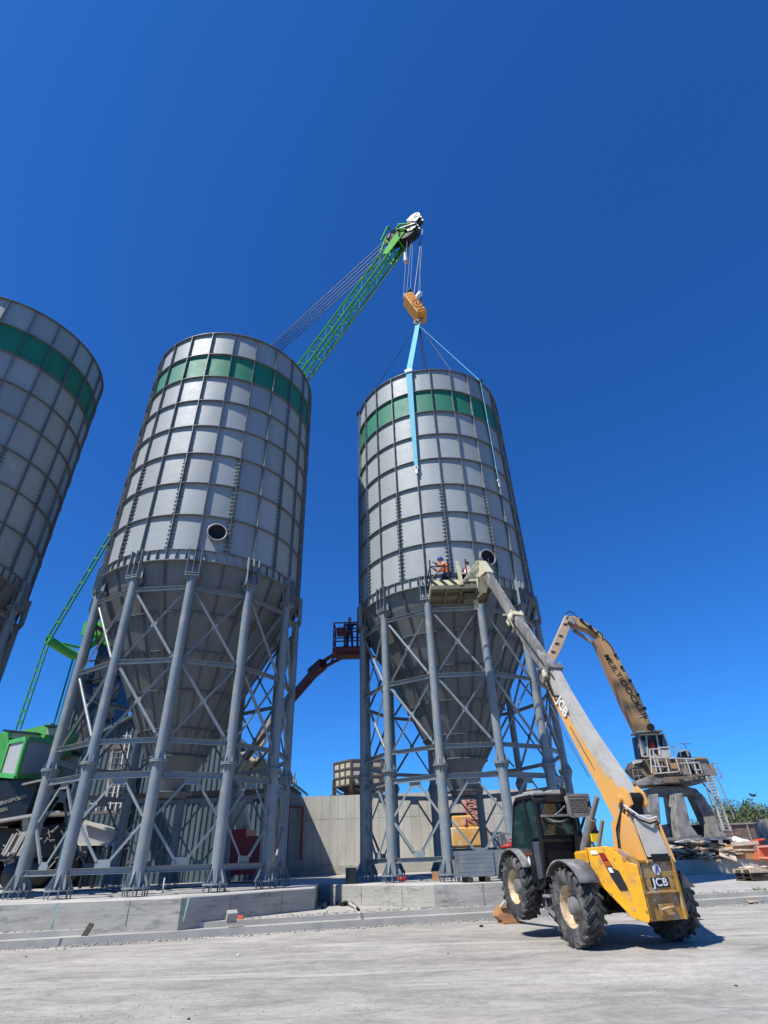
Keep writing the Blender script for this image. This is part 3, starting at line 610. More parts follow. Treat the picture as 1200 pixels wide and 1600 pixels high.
# ================================================================ crane behind the middle silo
CY = 45.0
base = V((at(95, 1200, CY).x, CY, 0.9))
crane = empty('lattice_crane', base); tag(crane, 'green lattice boom crane standing behind the middle silo, its boom rising to the lifted rigging', 'crane')
foot = at(172, 992, CY); HEAD = at(629, 372, 28.9)
ax = (HEAD - foot).normalized(); sx_ = ax.cross(V((0, 0, 1))).normalized(); ux = sx_.cross(ax).normalized()
def lattice(mb, p, q, w0, w1, bays, rc, rb, s=sx_, u=ux):
    C_ = [(-1, -1), (1, -1), (1, 1), (-1, 1)]
    def pt(t, k):
        w_ = w0 + (w1 - w0) * t; return p.lerp(q, t) + s * C_[k][0] * w_ / 2 + u * C_[k][1] * w_ / 2
    for k in range(4): mb.tube(pt(0, k), pt(1, k), rc, n=6)
    for i in range(bays):
        a, b = i / bays, (i + 1) / bays
        for k in range(4):
            k2 = (k + 1) % 4
            if i % 2: mb.tube(pt(a, k), pt(b, k2), rb, n=4, cap=False)
            else: mb.tube(pt(a, k2), pt(b, k), rb, n=4, cap=False)
            mb.tube(pt(b, k), pt(b, k2), rb, n=4, cap=False)
mb = MB(); tip = HEAD - ax * 2.6
lattice(mb, foot + ax * 5, tip, 1.35, 1.1, 26, .095, .038); boom = mb.build('boom', M['green_dark'], crane)
mb = MB(); lattice(mb, foot, foot + ax * 5, .9, 1.3, 3, .12, .06); mb.build('boom_foot', M['green_dark'], crane)
rnd0 = random.Random(11)
# head: cheek plates, sheaves, deflector drum, small platform
mb = MB()
for s_ in (-1, 1):
    o_ = sx_ * s_ * .62
    mb.prism([tip + o_ - ux * .65, tip + o_ + ux * .1, HEAD + o_ + ux * .35 - ax * .9, HEAD + o_ + ux * .3 + ax * .3, HEAD + o_ - ux * .75 + ax * .1], sx_ * .06 * s_); mb.bar(tip + o_ + ux * .5, HEAD + o_ + ux * 1.6 - ax * .3, .12, .14); mb.bar(tip + o_ + ax * 1.2 + ux * .2, HEAD + o_ + ux * 1.4 - ax * .8, .1, .1)
for t in (0.1, .9, 1.9): mb.tube(tip + ax * t - sx_ * .62 - ux * .4, tip + ax * t + sx_ * .62 - ux * .4, .09, n=6)
mb.bar(HEAD + ux * 1.5 - ax * 1.2 - sx_ * .8, HEAD + ux * 2.1 + ax * .6 - sx_ * .8, .12, .12); mb.bar(HEAD + ux * 1.5 - ax * 1.2 + sx_ * .8, HEAD + ux * 2.1 + ax * .6 + sx_ * .8, .12, .12)
mb.tube(HEAD + ux * 2.1 + ax * .6 - sx_ * .8, HEAD + ux * 2.1 + ax * .6 + sx_ * .8, .08)
hd = mb.build('boom_head', M['green_dark'], crane)
def sheave(c, r_, wd, m_, par, axis=sx_):
    b = MB(); b.lathe(c, axis, [(0, -wd / 2), (r_ * .9, -wd / 2), (r_, -wd / 2), (r_ * .92, 0), (r_, wd / 2), (r_ * .9, wd / 2), (0, wd / 2)], 20, smooth=False)
    for k in range(6):
        d = V(axis).cross(ux if abs(V(axis).dot(ux)) < .9 else ax).normalized(); d = Matrix.Rotation(R(60 * k), 3, axis) @ d
        b.bar(c + d * .1 + V(axis) * wd * .52, c + d * r_ * .85 + V(axis) * wd * .52, .05, .1, axis); b.bar(c + d * .1 - V(axis) * wd * .52, c + d * r_ * .85 - V(axis) * wd * .52, .05, .1, axis)
    return b.build('sheave', m_, par)
sheave(HEAD + ux * .95 - ax * .2, 1.0, .7, M['black'], hd); sheave(HEAD - ux * .75 + ax * .35 + sx_ * .2, 1.05, .8, M['black'], hd); mb = MB(); mb.box(HEAD - ux * .1 + ax * .1, (1.1, 1.2, 1.3)); mb.build('rope_guard', M['black'], hd)
for q_ in range(7): MB().bar(HEAD + ux * rnd0.uniform(-1.3, 1.3) + ax * rnd0.uniform(-.3, 1.0) - V((0, 1.0, 0)), HEAD + ux * rnd0.uniform(-1.3, 1.3) + ax * rnd0.uniform(-.2, 1.4) - V((0, .9, 0)), .14, .1).build('guard_strip', M[rnd0.choice(['sheave_cream', 'white', 'green_dark'])], hd)
tipx = at(649, 346, 28.6)
for k, o_ in enumerate((-.35, 0, .35)): sheave(tipx + sx_ * o_, .72, .08, M['sheave_cream'], hd)
mb = MB(); mb.bar(HEAD + ux * .3, tipx, .34, .42); mb.bar(HEAD - ux * .5 + ax * .3, tipx - V((0, 0, .5)), .2, .26)
mb.tube(HEAD + ux * 1.1 + ax * .1 - sx_ * .3, HEAD + ux * 1.5 + ax * .5 + sx_ * .4, .26, n=12); mb.build('jib_arm', M['sheave_cream'], hd)
for k in range(3): sheave(HEAD - ux * 1.0 + ax * .5 - sx_ * (.45 - .3 * k) - V((0, .6, 0)), .55, .09, M['sheave_cream'], hd)
# tower, slewing body, cab, counterweight side
tw0, tw1 = at(150, 1190, CY), at(196, 955, CY + .4)
mb = MB(); mb.bar(tw0, tw1, 2.9, 2.6, (0, -1, 0), 2.0, 2.0)
for k in range(7):
    c = tw0.lerp(tw1, (k + .5) / 7.5); mb.bar(c + V((-1.5, -1.35, 0)), c + V((1.4, -1.35, .5)), .14, .10)
mb.build('tower', M['blackpaint'], crane)
mb = MB(); mb.bar(at(170, 1010, CY - 1.6), at(205, 958, CY - 1.6), 1.3, 1.2); mb.tube(foot - sx_ * 1.1, foot + sx_ * 1.1, .45, n=12); mb.box(at(148, 985, CY - 1.2), (1.6, 1.0, 1.2)); mb.build('boom_pivot', M['green_dark'], crane)
mb = MB(); mb.tube(at(113, 1222, CY - 1), at(116, 1182, CY - 1), 1.75, n=28); mb.build('slewing_drum', M['cream_drum'], crane)
mb = MB(); mb.lathe(at(116, 1181, CY - 1), (0.12, 0, 1), [(1.95, -.15), (1.95, .15), (1.5, .15)], 28); mb.build('slewing_ring', M['blackpaint'], crane)
mb = MB(); mb.tube(at(119, 1178, CY - .6), at(134, 1060, CY - .2), 1.55, .95, n=20); mb.build('exhaust_casing', mat('brown_casing', (0.14, 0.115, 0.105), (0.08, 0.07, 0.065), 1, 0.7), crane)
# A-frame
P1, P2, P3 = at(75, 1000, CY - 4), at(118, 1026, CY - 2), at(176, 985, CY)
mb = MB()
mb.tube(P1, P2, .36, n=10); mb.tube(P1, at(125, 1012, CY - 1), .10); mb.tube(P2, at(132, 1030, CY - 1), .16)
for t in (.35, .65): mb.tube(P1.lerp(P2, t), P1.lerp(at(125, 1012, CY - 1), t + .1), .07)
mb.tube(P2, P3, .22, n=8); mb.build('gantry_strut', M['green'], crane)
mb = MB()
for o_ in (-.16, .16): mb.tube(P1 + V((o_, 0, 0)), at(28, 1140, CY - 5) + V((o_, 0, 0)), .07, n=6); mb.tube(P2 + V((o_, 0, 0)), at(86, 1136, CY - 3) + V((o_, 0, 0)), .07, n=6)
for k in range(9): q = P1.lerp(at(28, 1140, CY - 5), (k + .3) / 9); mb.bar(q - V((.2, 0, 0)), q + V((.2, 0, 0)), .12, .16)
mb.build('gantry_tie', M['green_mid'], crane)
PP = at(247, 712, 40.5)
mb = MB()
for o_ in (-.17, .17): mb.tube(P1 + V((o_, 0, 0)), PP + V((o_, 0, 0)), .085, n=6)
for k in range(16): q = P1.lerp(PP, (k + .3) / 16); mb.bar(q - V((.22, 0, 0)), q + V((.22, 0, 0)), .14, .2)
mb.build('pendant_bar', M['green_mid'], crane)
for k in range(5):
    o_ = (k - 2) * .30
    MB().tube(PP + V((o_ * 1.2, 0, 0)), HEAD + ux * 1.15 - ax * .8 + sx_ * 0 + (V((1, 0, 0)) * o_ * 1.1 - V((0, 0, 1)) * o_ * .5), .045, n=5).build('luffing_rope', M['rope'], crane)
for k in range(2):
    MB().tube(foot - ux * (1.2 + .3 * k) + ax * 8, HEAD - ux * (1.3 + .3 * k), .03, n=5).build('hoist_line', M['rope'], crane)
b_ = foot + ax * ((HEAD - foot).length * .60)
MB().tube(b_ - ux * .9 + V((0, 0, 0)), b_ - ux * 3.2 + ax * .2, .05, n=5).build('boom_backstop', M['green_dark'], crane)
# green machinery house with grey panels
def quad_box(mb, pts, depth): # polygon facing the camera side, extruded away
    mb.prism(pts, (0, depth, 0))
g1, g2 = MB(), MB()
Yh = 38.0
quad_box(g1, [at(12, 1152, Yh), at(62, 1166, Yh), at(80, 1130, Yh + .2), at(30, 1142, Yh)], 4)
quad_box(g1, [at(-40, 1165, Yh), at(10, 1166, Yh), at(18, 1143, Yh), at(-20, 1146, Yh)], 4)
quad_box(g1, [at(-60, 1230, Yh - .5), at(0, 1212, Yh - .5), at(11, 1166, Yh - .5), at(-40, 1166, Yh - .5)], 5)
# corner box: lit left face and shaded right face
A = [at(0, 1211, Yh - 1.2), at(25, 1213, Yh - 2.6), at(70, 1213, Yh + .6)]; B = [at(16, 1160, Yh - 1.2), at(42, 1154, Yh - 2.6), at(84, 1160, Yh + .6)]
def frame_face(mbf, mbp, a, b, c, d, e=.12):
    n = (b - a).cross(d - a).normalized() * -1
    mbp.prism([a, b, c, d], n * .05)
    for p, q in ((a, b), (b, c), (c, d), (d, a)): mbf.bar(p - n * .05, q - n * .05, .26, .10, n)
frame_face(g1, g2, A[0], A[1], B[1], B[0]); frame_face(g1, g2, A[1], A[2], B[2], B[1])
g1.prism([A[0], A[1], A[2], A[2] + V((-2, 3, 0)), A[0] + V((-1, 3, 0))], (0, 0, .1)); g1.prism([B[0], B[1], B[2], B[2] + V((-2, 3, 0)), B[0] + V((-1, 3, 0))], (0, 0, .1))
g1.bar(at(30, 1143, Yh - .3), at(60, 1148, Yh - .3), .1, .1)
gh = g1.build('machinery_house', M['green'], crane); g2.build('grey_panel', M['crane_grey'], gh)
mb = MB(); mb.prism([at(17, 1152, Yh - .1), at(60, 1160, Yh - .1), at(62, 1147, Yh - .1), at(20, 1142, Yh - .1)], (0, .1, 0)); mb.prism([at(72, 1147, Yh - .1), at(95, 1151, Yh - .1), at(97, 1136, Yh - .1), at(76, 1132, Yh - .1)], (0, .1, 0)); mb.build('roof_fascia', M['crane_grey'], gh)
mb = MB(); mb.bar(at(8, 1142, Yh - .3), at(62, 1147, Yh - .3), .5, .10); mb.bar(at(72, 1135, Yh - .3), at(100, 1135, Yh - .3), .5, .1); mb.build('roof_edge', M['blackpaint'], gh)
# dark portal body with pale lettering, ledge, legs and cable mess underneath
mb = MB(); mb.prism([at(-70, 1300, 36), at(38, 1276, 36), at(62, 1218, 36), at(-60, 1222, 36)], (0, 5, 0)); mb.prism([at(40, 1276, 36.6), at(75, 1276, 38), at(100, 1222, 38), at(62, 1218, 36.6)], (0, 3, 0))
ub = mb.build('engine_body', M['blackpaint'], crane)
d1 = (at(31, 1246, 36) - at(2, 1254, 36)).normalized()
text_obj('lettering', 'SENNEBOGEN', .27, M['dock_grey'], ub, at(20, 1250, 35.95), d1, V((.05, 0, 1)), bold=.012)
text_obj('lettering', 'BOGEN', .27, M['dock_grey'], ub, at(-1, 1267, 35.95), d1, V((.05, 0, 1)), bold=.012)
mb = MB(); mb.bar(at(-30, 1288, 35.7), at(60, 1273, 35.9), .6, .14); mb.bar(at(35, 1226, 35.7), at(66, 1219, 35.9), .3, .08)
mb.bar(at(42, 1280, 36.3), at(43, 1318, 36.3), .35, .35, (0, 1, 0)); mb.box(at(80, 1272, 37), (1.4, .8, .25)); mb.build('ledge', M['crane_grey'], crane)
mb = MB(); mb.prism([at(-90, 1352, 44), at(205, 1350, 44), at(205, 1262, 44), at(-90, 1262, 44)], (0, 1.5, 0)); mb.box((at(20, 1330, 38).x, 39.5, 3.2), (9.5, 3.5, 1.6)); mb.box((at(120, 1330, 39).x, 40.5, 2.4), (7, 3, 2.4))  # wide rear prism is an added dark backdrop hiding the sky, not undercarriage
for k in range(5):
    c = V((at(-60 + 40 * k, 1345, 37).x, 37.6, 1.65)); mb.lathe(c, (0, 1, 0), [(0, -.3), (.6, -.3), (.75, -.2), (.75, .2), (.6, .3), (0, .3)], 18)
mb.build('undercarriage', M['blackpaint'], crane)
rnd = random.Random(3); mb = MB()
for k in range(70):
    u, v = rnd.uniform(-5, 240), rnd.uniform(1288, 1352); p = at(u, v, rnd.uniform(35.5, 37)); q = p + V((rnd.uniform(-.6, .6), rnd.uniform(-.3, .3), rnd.uniform(-.5, .5)))
    mb.tube(p, q, rnd.uniform(.02, .06), n=5)
mb.build('pipework', M['dock_grey'], crane)
mb = MB()
for k in range(14):
    c = at(3 + 3 * k, 1335 + rnd.uniform(-4, 4), 35.6); mb.bar(c, c + V((.3, 0, 1.0)), .07, .07)
mb.build('grille_bars', M['dock_light'], crane)

# walkway, stairs and chute of the plant behind the middle silo
plant = empty('batching_conveyor', (at(170, 1350, 34).x, 34, .9)); tag(plant, 'low grey conveyor hopper with a pale rim behind the left legs of the middle silo', 'conveyor')
mb = MB(); mb.prism([at(118, 1318, 33.5), at(176, 1318, 33.5), at(179, 1298, 33.5), at(135, 1284, 33.5), at(122, 1292, 33.5)], (0, 1.8, 0)); mb.build('trough', M['crane_grey'], plant)
mb = MB(); mb.bar(at(132, 1284, 33.3), at(180, 1299, 33.3), .25, .16); mb.bar(at(112, 1320, 33.3), at(178, 1319, 33.3), .3, .10); mb.build('trough_rim', M['cream_drum'], plant)
mb = MB()
for u in (122, 140, 158, 174): mb.tube(at(u, 1320, 33.8), V((at(u, 1320, 33.8).x, 33.8, .9)), .08)
mb.build('leg_frame', M['blackpaint'], plant)
stair = empty('steel_walkway', (at(190, 1350, 36).x, 36, .9)); tag(stair, 'steel walkway with stair and white railings in front of the corrugated shed', 'walkway')
mb = MB(); mb.bar(at(80, 1273, 35), at(205, 1268, 36), .9, .14); mb.bar(at(166, 1170, 36), at(205, 1168, 36.4), 1.2, .25)
for k in range(11):
    p = at(178 - 1.2 * k, 1176 + 9 * k, 35.6); mb.bar(p, p + V((1.0, 0, 0)), .3, .05)
mb.bar(at(176, 1172, 35.6), at(163, 1272, 35.4), .06, .2); mb.bar(at(192, 1172, 35.6), at(181, 1272, 35.4), .06, .2); mb.build('stair', M['dock_grey'], stair)
for k, (u0, v0, u1, v1) in enumerate([(199, 1145, 193, 1176), (193, 1176, 190, 1195), (180, 1228, 176, 1245), (187, 1226, 183, 1246), (175, 1247, 171, 1268), (184, 1247, 180, 1266), (205, 1150, 198, 1190), (192, 1247, 188, 1262), (152, 1247, 150, 1270), (166, 1256, 165, 1270)]):
    MB().tube(at(u0, v0, 35.3), at(u1, v1, 35.3), .05, n=6).build('railing_post', M['white'], stair)
MB().tube(at(140, 1256, 35.3), at(190, 1255, 35.3), .03, n=5).tube(at(192, 1150, 35.3), at(206, 1150, 35.3), .03, n=5).build('handrail', M['dock_light'], stair)

# ================================================================ shed, wall, hopper tank, mast, lift
SY = 38.5
shed = empty('corrugated_shed', (at(300, 1340, SY).x, SY, .9)); tag(shed, 'grey blue corrugated metal shed with a gable behind the middle silo', 'shed')
mb = MB(); gl, gr, ga = at(128, 1168, SY), at(422, 1203, SY), at(282, 1083, SY); zb = .9
n_ = 150; front = []
def gz(x): return gl.z + (ga.z - gl.z) * (x - gl.x) / (ga.x - gl.x) if x < ga.x else ga.z + (gr.z - ga.z) * (x - ga.x) / (gr.x - ga.x)
prev = None
xs = [gl.x + (gr.x - gl.x) * i / n_ for i in range(n_ + 1)]
for i, x in enumerate(xs):
    y = SY - (0.07 if (i % 4) in (1, 2) else 0.0); row = (V((x, y, zb)), V((x, y, gz(x))))
    if prev: mb.add([prev[0], row[0], row[1], prev[1]], [(0, 1, 2, 3)])
    prev = row
D_ = 14
for i, x in ((0, gl.x), (1, gr.x)): mb.add([V((x, SY, zb)), V((x, SY + D_, zb)), V((x, SY + D_, gz(x))), V((x, SY, gz(x)))], [(0, 1, 2, 3)])
mb.build('sheet_wall', M['corrugated'], shed)
mb = MB(); e = V((-.5, 0, -.2)); f_ = V((.5, 0, -.3))
mb.prism([gl + e + V((0, -.35, .05)), ga + V((0, -.35, .05)), ga + V((0, -.35, .25)), gl + e + V((0, -.35, .25))], (0, D_ + .7, 0)); mb.prism([ga + V((0, -.35, .05)), gr + f_ + V((0, -.35, .05)), gr + f_ + V((0, -.35, .25)), ga + V((0, -.35, .25))], (0, D_ + .7, 0))
mb.build('roof', M['corrugated'], shed)
mb = MB(); mb.box((at(216, 1200, SY).x, SY - .15, 4), (.35, .2, 6.4)); mb.bar(at(190, 1245, SY - .2), at(424, 1236, SY - .2), .12, .3); mb.build('frame_post', M['blackpaint'], shed)

WY = 47.0
wl, wr = at(420, 1249, WY), at(890, 1237, WY)
wall = MB().box(((wl.x + wr.x) / 2, WY + .25, (wl.z + .9) / 2 + .1), (wr.x - wl.x, .5, wl.z - .9)).build('retaining_wall', M['wall']); tag(wall, 'tall board marked concrete wall behind the two nearest silos', 'wall')
fb = MB().box(((wl.x + wr.x) / 2, WY - .12, 1.15), (wr.x - wl.x, .3, .62)).build('wall_footing', M['concrete'], wall)
hp = at(474, 1261, WY - .3); hb = V((hp.x, hp.y, 1.9))
hose = MB().path([at(447, 1261, WY - .3), hp], .07).path([hp, hb], .11).build('hose', mat('faded_red_hose', (0.35, 0.10, 0.07), (0.25, 0.07, 0.05), 4, 0.7)); tag(hose, 'faded red hose hanging down the concrete wall beside the middle silo', 'hose')
TY = 54.0
tank = empty('hopper_tank', (at(565, 1247, TY).x, TY + 2, wl.z)); tag(tank, 'beige panelled hopper tank on a dark frame above the concrete wall', 'hopper')
tc = V((at(566, 1215, TY).x, TY + 2.4, 0)); zt_, zm_, zb_ = at(566, 1186, TY).z, at(566, 1224, TY).z, at(566, 1240, TY).z
rt = (at(612, 1200, TY).x - at(519, 1200, TY).x) / 2 * 1.04
def octa(r_, z, a0=8): return [V((tc.x + r_ * math.cos(R(a0 + 60 * k)), tc.y + r_ * .8 * math.sin(R(a0 + 60 * k)), z)) for k in range(6)]
mb = MB(); a, b, c = octa(rt, zt_), octa(rt * .97, zm_), octa(rt * .4, zb_)
mb.add(a + b, [(i, (i + 1) % 6, 6 + (i + 1) % 6, 6 + i) for i in range(6)]); mb.build('tank_panels', mat('beige_tank', (0.50, 0.44, 0.34), (0.38, 0.33, 0.26), .8, .8), tank)
mb = MB(); mb.add(b + c, [(i, (i + 1) % 6, 6 + (i + 1) % 6, 6 + i) for i in range(6)] + [tuple(range(6, 12))]); mb.build('tank_cone', M['darkwood'], tank)
mb = MB()
for t in (0, .33, .66, 1):
    q = [x.lerp(y, t) for x, y in zip(a, b)]
    for i in range(6): mb.bar(q[i], q[(i + 1) % 6], .16, .14)
for i in range(6):
    for t in (0, .33, .66): p, q = a[i].lerp(a[(i + 1) % 6], t), b[i].lerp(b[(i + 1) % 6], t); mb.bar(p, q, .14, .2, (0, 1, 0))
mb.build('tank_ribs', mat('tank_rib', (0.12, 0.095, 0.075), (0.07, 0.055, 0.045), 2, .8), tank)
mb = MB()
for i in range(6): p = b[i]; mb.bar(p + V((0, 0, .6)), V((p.x, p.y, wl.z - 3)), .35, .35, (0, 1, 0))
for i in range(6): p, q = b[i], b[(i + 1) % 6]; mb.bar(V((p.x, p.y, zm_ - .2)), V((q.x, q.y, zb_ - .5)), .14, .14)
mb.bar(at(516, 1246, TY - 1.5), at(580, 1245, TY - 1.5), .6, .3); mb.build('support_frame', M['darkwood'], tank)
mast = MB(); mp_ = V((at(458, 1248, 70).x, 70, 0)); zt2 = at(458, 1222, 70).z
mast.tube(mp_, V((mp_.x, 70, zt2 + 1)), .12, n=6)
for k in range(6): mast.box(V((mp_.x, 70, zt2 - .8 * k)), (.9 if k % 2 else .6, .5, .35))
tag(mast.build('antenna_mast', M['dock_grey']), 'thin antenna mast showing above the concrete wall', 'mast')

# boom lift with cream lower boom and dark red upper boom
lift = empty('boom_lift', (at(378, 1345, 34).x, 34, .9)); tag(lift, 'boom lift with cream lower arm and dark red basket arm reaching the right silo', 'boom lift')
M['darkred'] = mat('dark_red_paint', (0.12, 0.014, 0.011), (0.06, 0.01, 0.009), 3, .6)
mb = MB(); mb.box((at(378, 1330, 34).x, 35, 2.1), (2.6, 3.4, 1.7)); mb.box((at(366, 1320, 34).x, 34.6, 2.9), (1.4, 2.2, .8)); mb.build('base', M['red_shade'], lift)
for sx2 in (-1.15, 1.15):
    for yy in (33.8, 36.2): MB().lathe((at(378, 1330, 34).x + sx2, yy, 1.35), (1, 0, 0), [(0, -.16), (.4, -.16), (.45, -.1), (.45, .1), (.4, .16), (0, .16)], 16).build('wheel', M['rubber'], lift)
j0, j1, j2, j3 = at(372, 1200, 36), at(404, 1158, 35.2), at(428, 1124, 34), at(458, 1082, 32)
mb = MB(); mb.bar(at(385, 1310, 36), j0 + V((-.3, 0, -.4)), .7, .8, (0, -1, 0)); mb.bar(j0, at(386, 1182, 35.7), .8, 1.2, (0, -1, 0)); mb.bar(at(390, 1172, 35.6), j1, .12, .18); mb.prism([at(398, 1168, 35.1), at(406, 1148, 35.1), at(413, 1144, 35.1), at(413, 1158, 35.1), at(404, 1170, 35.1)], (0, .6, 0))
mb.bar(at(400, 1190, 36), at(420, 1212, 36), .7, .8, (0, -1, 0)); mb.build('lower_boom', M['cream'], lift)
mb = MB(); mb.bar(j0, j3, .32, .34); mb.tube(j0 + V((.6, 0, -.5)), j1 + V((.6, 0, -.5)), .12); mb.build('telescope', M['boom_inner'], lift)
k1_, k2_, k3_ = at(492, 1050, 30), at(505, 1037, 29), at(540, 1018, 27.2)
mb = MB(); mb.bar(j2, k1_, .34, .42); mb.bar(j2 + V((0, 0, .45)), k1_ + V((0, 0, .3)), .07, .07); mb.bar(k1_ - V((.2, 0, .1)), k2_, .45, .5); mb.bar(k2_ + V((0, 0, .12)), k3_ + V((0, 0, .25)), .14, .16); mb.bar(k2_ - V((0, 0, .22)), k3_ + V((0, 0, -.22)), .12, .14); mb.bar(k2_.lerp(k3_, .3) - V((0, 0, .25)), k2_.lerp(k3_, .6) + V((0, 0, .2)), .07, .07); mb.build('upper_boom', M['darkred'], lift)
bc = at(545, 1021, 27.2); mb = MB(); mb.box(bc + V((0.15, 0, .05)), (1.9, 1.0, .22)); mb.box(bc + V((.1, 0, -.1)), (1.3, .7, .2))
for (x, y) in ((-.75, -.45), (-.2, -.45), (.45, -.45), (1.05, -.45), (-.75, .45), (-.2, .45), (.45, .45), (1.05, .45)): mb.tube(bc + V((x, y, .1)), bc + V((x, y, 1.5)), .035, n=6)
for z in (.5, 1.0, 1.5):
    P_ = [bc + V((x, y, z)) for x, y in ((-.75, -.45), (1.05, -.45), (1.05, .45), (-.75, .45), (-.75, -.45))]; mb.path(P_, .035)
mb.box(bc + V((-.35, -.3, 1.05)), (.5, .3, .4)); mb.build('basket', M['darkred'], lift)

# red lattice boom machine seen through the right silo's legs
dig = empty('tracked_crane', (at(733, 1340, 43.5).x, 43.5, .9)); tag(dig, 'old yellow tracked crane with a pinkish red lattice boom seen between the right silo legs', 'crane')
M['oldyellow'] = mat('old_yellow_paint', (0.72, 0.42, 0.10), (0.55, 0.27, 0.07), 1.4, .6, dirt=(0.55, 0.5, 0.42), dirt_amt=.35)
mb = MB(); a = at(706, 1322, 43); b = at(762, 1288, 43); mb.box(((a.x + b.x) / 2, 44.2, (a.z + b.z) / 2 - .1), (b.x - a.x, 2.4, b.z - a.z)); mb.box(((a.x + b.x) / 2 - .3, 44.2, b.z + .25), (b.x - a.x - .9, 2.0, .75)); mb.build('house', M['oldyellow'], dig, bevel=.12)
mb = MB(); mb.box(((a.x + b.x) / 2, 44.5, 1.75), (3.4, 3.0, .9)); mb.tube((a.x, 43.1, 1.45), (b.x, 43.1, 1.45), .5); mb.box(((a.x + b.x) / 2, 44, 1.2), (4.0, 3.4, .55)); mb.box(at(712, 1282, 43.7), (1.4, .9, .9)); mb.build('undercarriage', M['blackpaint'], dig)
mb = MB(); p, q = at(737, 1290, 43.5), at(736, 1222, 45); lattice(mb, p, q, 1.0, .8, 8, .09, .05, V((1, 0, 0)), V((0, 1, 0))); mb.box(at(735, 1224, 44.9), (.5, .5, .9)); mb.build('boom', mat('faded_pink_red', (0.42, 0.17, 0.14), (0.3, 0.1, 0.09), 4, .7), dig)

# ================================================================ rigging on the right silo
APEX = V((C3.x, C3.y, 37.25))
blk = empty('hook_block', APEX); tag(blk, 'orange hook block hanging on wire ropes above the right silo', 'hook block')
ba, bb = at(637, 467, C3.y), at(660, 497, C3.y); bd = (bb - ba).normalized(); bs = bd.cross(V((0, 1, 0))).normalized()
mb = MB(); mb.bar(ba, bb, 1.2, .8, bs * -1); mb.build('side_plates', M['hook_orange'], blk, bevel=.08)
mb = MB(); mb.bar(ba - bd * .1, ba + bd * .25, 1.0, .6, bs * -1); mb.tube(ba + bs * .2 + V((.9, 0, .6)), ba + V((.4, 0, -.6)), .22); mb.build('sheave_guard', M['white'], blk)
fc = bb - bd * .75 + V((-.05, -.95, -.1)); mb = MB(); mb.lathe(fc, (0, 1, 0), [(.42, -.02), (.48, -.02), (.48, .02), (.42, .02)], 24, close=True); mb.build('round_mark', M['black'], blk)
text_obj('lettering', 'U', .55, M['black'], blk, fc + V((0, -.01, 0)), V((1, 0, -.1)), V((0, 0, 1)), bold=.02)
mb = MB(); mb.tube(bb - V((0, 0, .0)), APEX + V((0, 0, .25)), .13); mb.lathe(APEX + V((0, 0, .2)), (0, 1, 0), [(.16, -.08), (.32, -.08), (.32, .08), (.16, .08)], 14, close=True); mb.build('hook', M['dock_grey'], blk)
th = HEAD + V((1.35, .2, 1.15))
for k, (a, b, r_, mm) in enumerate([(tipx + V((.75, 0, -.3)), ba + V((.85, 0, -.2)), .022, 'rope_light'), (tipx + V((.72, 0, -.6)), ba + bd * .3 + V((.35, 0, .2)), .04, 'rope_light'), (tipx + V((.3, 0, -.6)), ba + bd * .7 + V((.8, 0, .1)), .03, 'rope'),
        (HEAD - ux * .95 + V((.2, -.2, -.4)), ba + V((-.1, 0, .3)), .02, 'rope_light'), (HEAD - ux * .95 + V((-.2, -.2, -.4)), ba + V((-.35, 0, .2)), .02, 'rope_light'), (HEAD - ux * .7 + V((.5, -.2, -.4)), ba + V((.2, 0, .2)), .02, 'rope_light')]):
    MB().tube(a, b, r_, n=5).build('fall_rope', M[mm], blk)
mb = MB(); c = at(640, 455, C3.y); mb.tube(c, c + V((0, 0, -.9)), .12); mb.ball(c, .2); mb.build('swivel', M['black'], blk)
mb = MB(); c = at(634, 404, 28.8); mb.tube(c + V((0, 0, .8)), c - V((0, 0, .5)), .16, .24, n=8); mb.build('limit_weight', M['crane_grey'], blk)
SLG = 'blue webbing slings holding the right silo'
def sling(a, zend, w_, m_, label, down=True, w2=None):
    o_ = empty('lifting_sling', APEX); tag(o_, label, 'sling', SLG)
    rim = ang(C3, a, RF + .03, ZT + .04); rad = ang(ZERO, a, 1.0); tan = V((-rad.y, rad.x, 0))
    vv = (rim - APEX).normalized(); nrm = vv.cross(tan).normalized()
    MB().bar(APEX + tan * .0, rim, w_, .03, nrm, w_, .03).build('webbing', M[m_], o_)
    if down:
        e = ang(C3, a, RF + .04, zend)
        MB().bar(rim + V((0, 0, .02)), e, w_ * 1.05, .03, rad, w_ * .55, .03).build('webbing', M[m_], o_)
        mb = MB(); mb.lathe(e - V((0, 0, .12)), rad, [(.07, -.03), (.13, -.03), (.13, .03), (.07, .03)], 12, close=True); mb.bar(e - V((0, 0, .2)), e - V((0, 0, .5)), .12, .06, rad); mb.build('shackle', M['white'], o_)
    mb = MB(); mb.box(rim + rad * .02, (w_ * 1.3, .16, .22), Matrix.Rotation(R(a), 3, 'Z')); mb.build('edge_protector', M['white' if a == -16.5 else 'blackpaint'], o_)
sling(-16.5, 19.55, .36, 'sling', 'wide pale blue sling running down the front of the right silo')
sling(42, 19.2, .10, 'sling', 'narrow blue sling going over the right silo rim on its right front')
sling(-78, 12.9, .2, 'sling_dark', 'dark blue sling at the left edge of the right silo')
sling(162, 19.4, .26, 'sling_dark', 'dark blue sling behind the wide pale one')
sling(102, 19.4, .08, 'rope_light', 'thin grey sling reaching the back rim of the right silo')

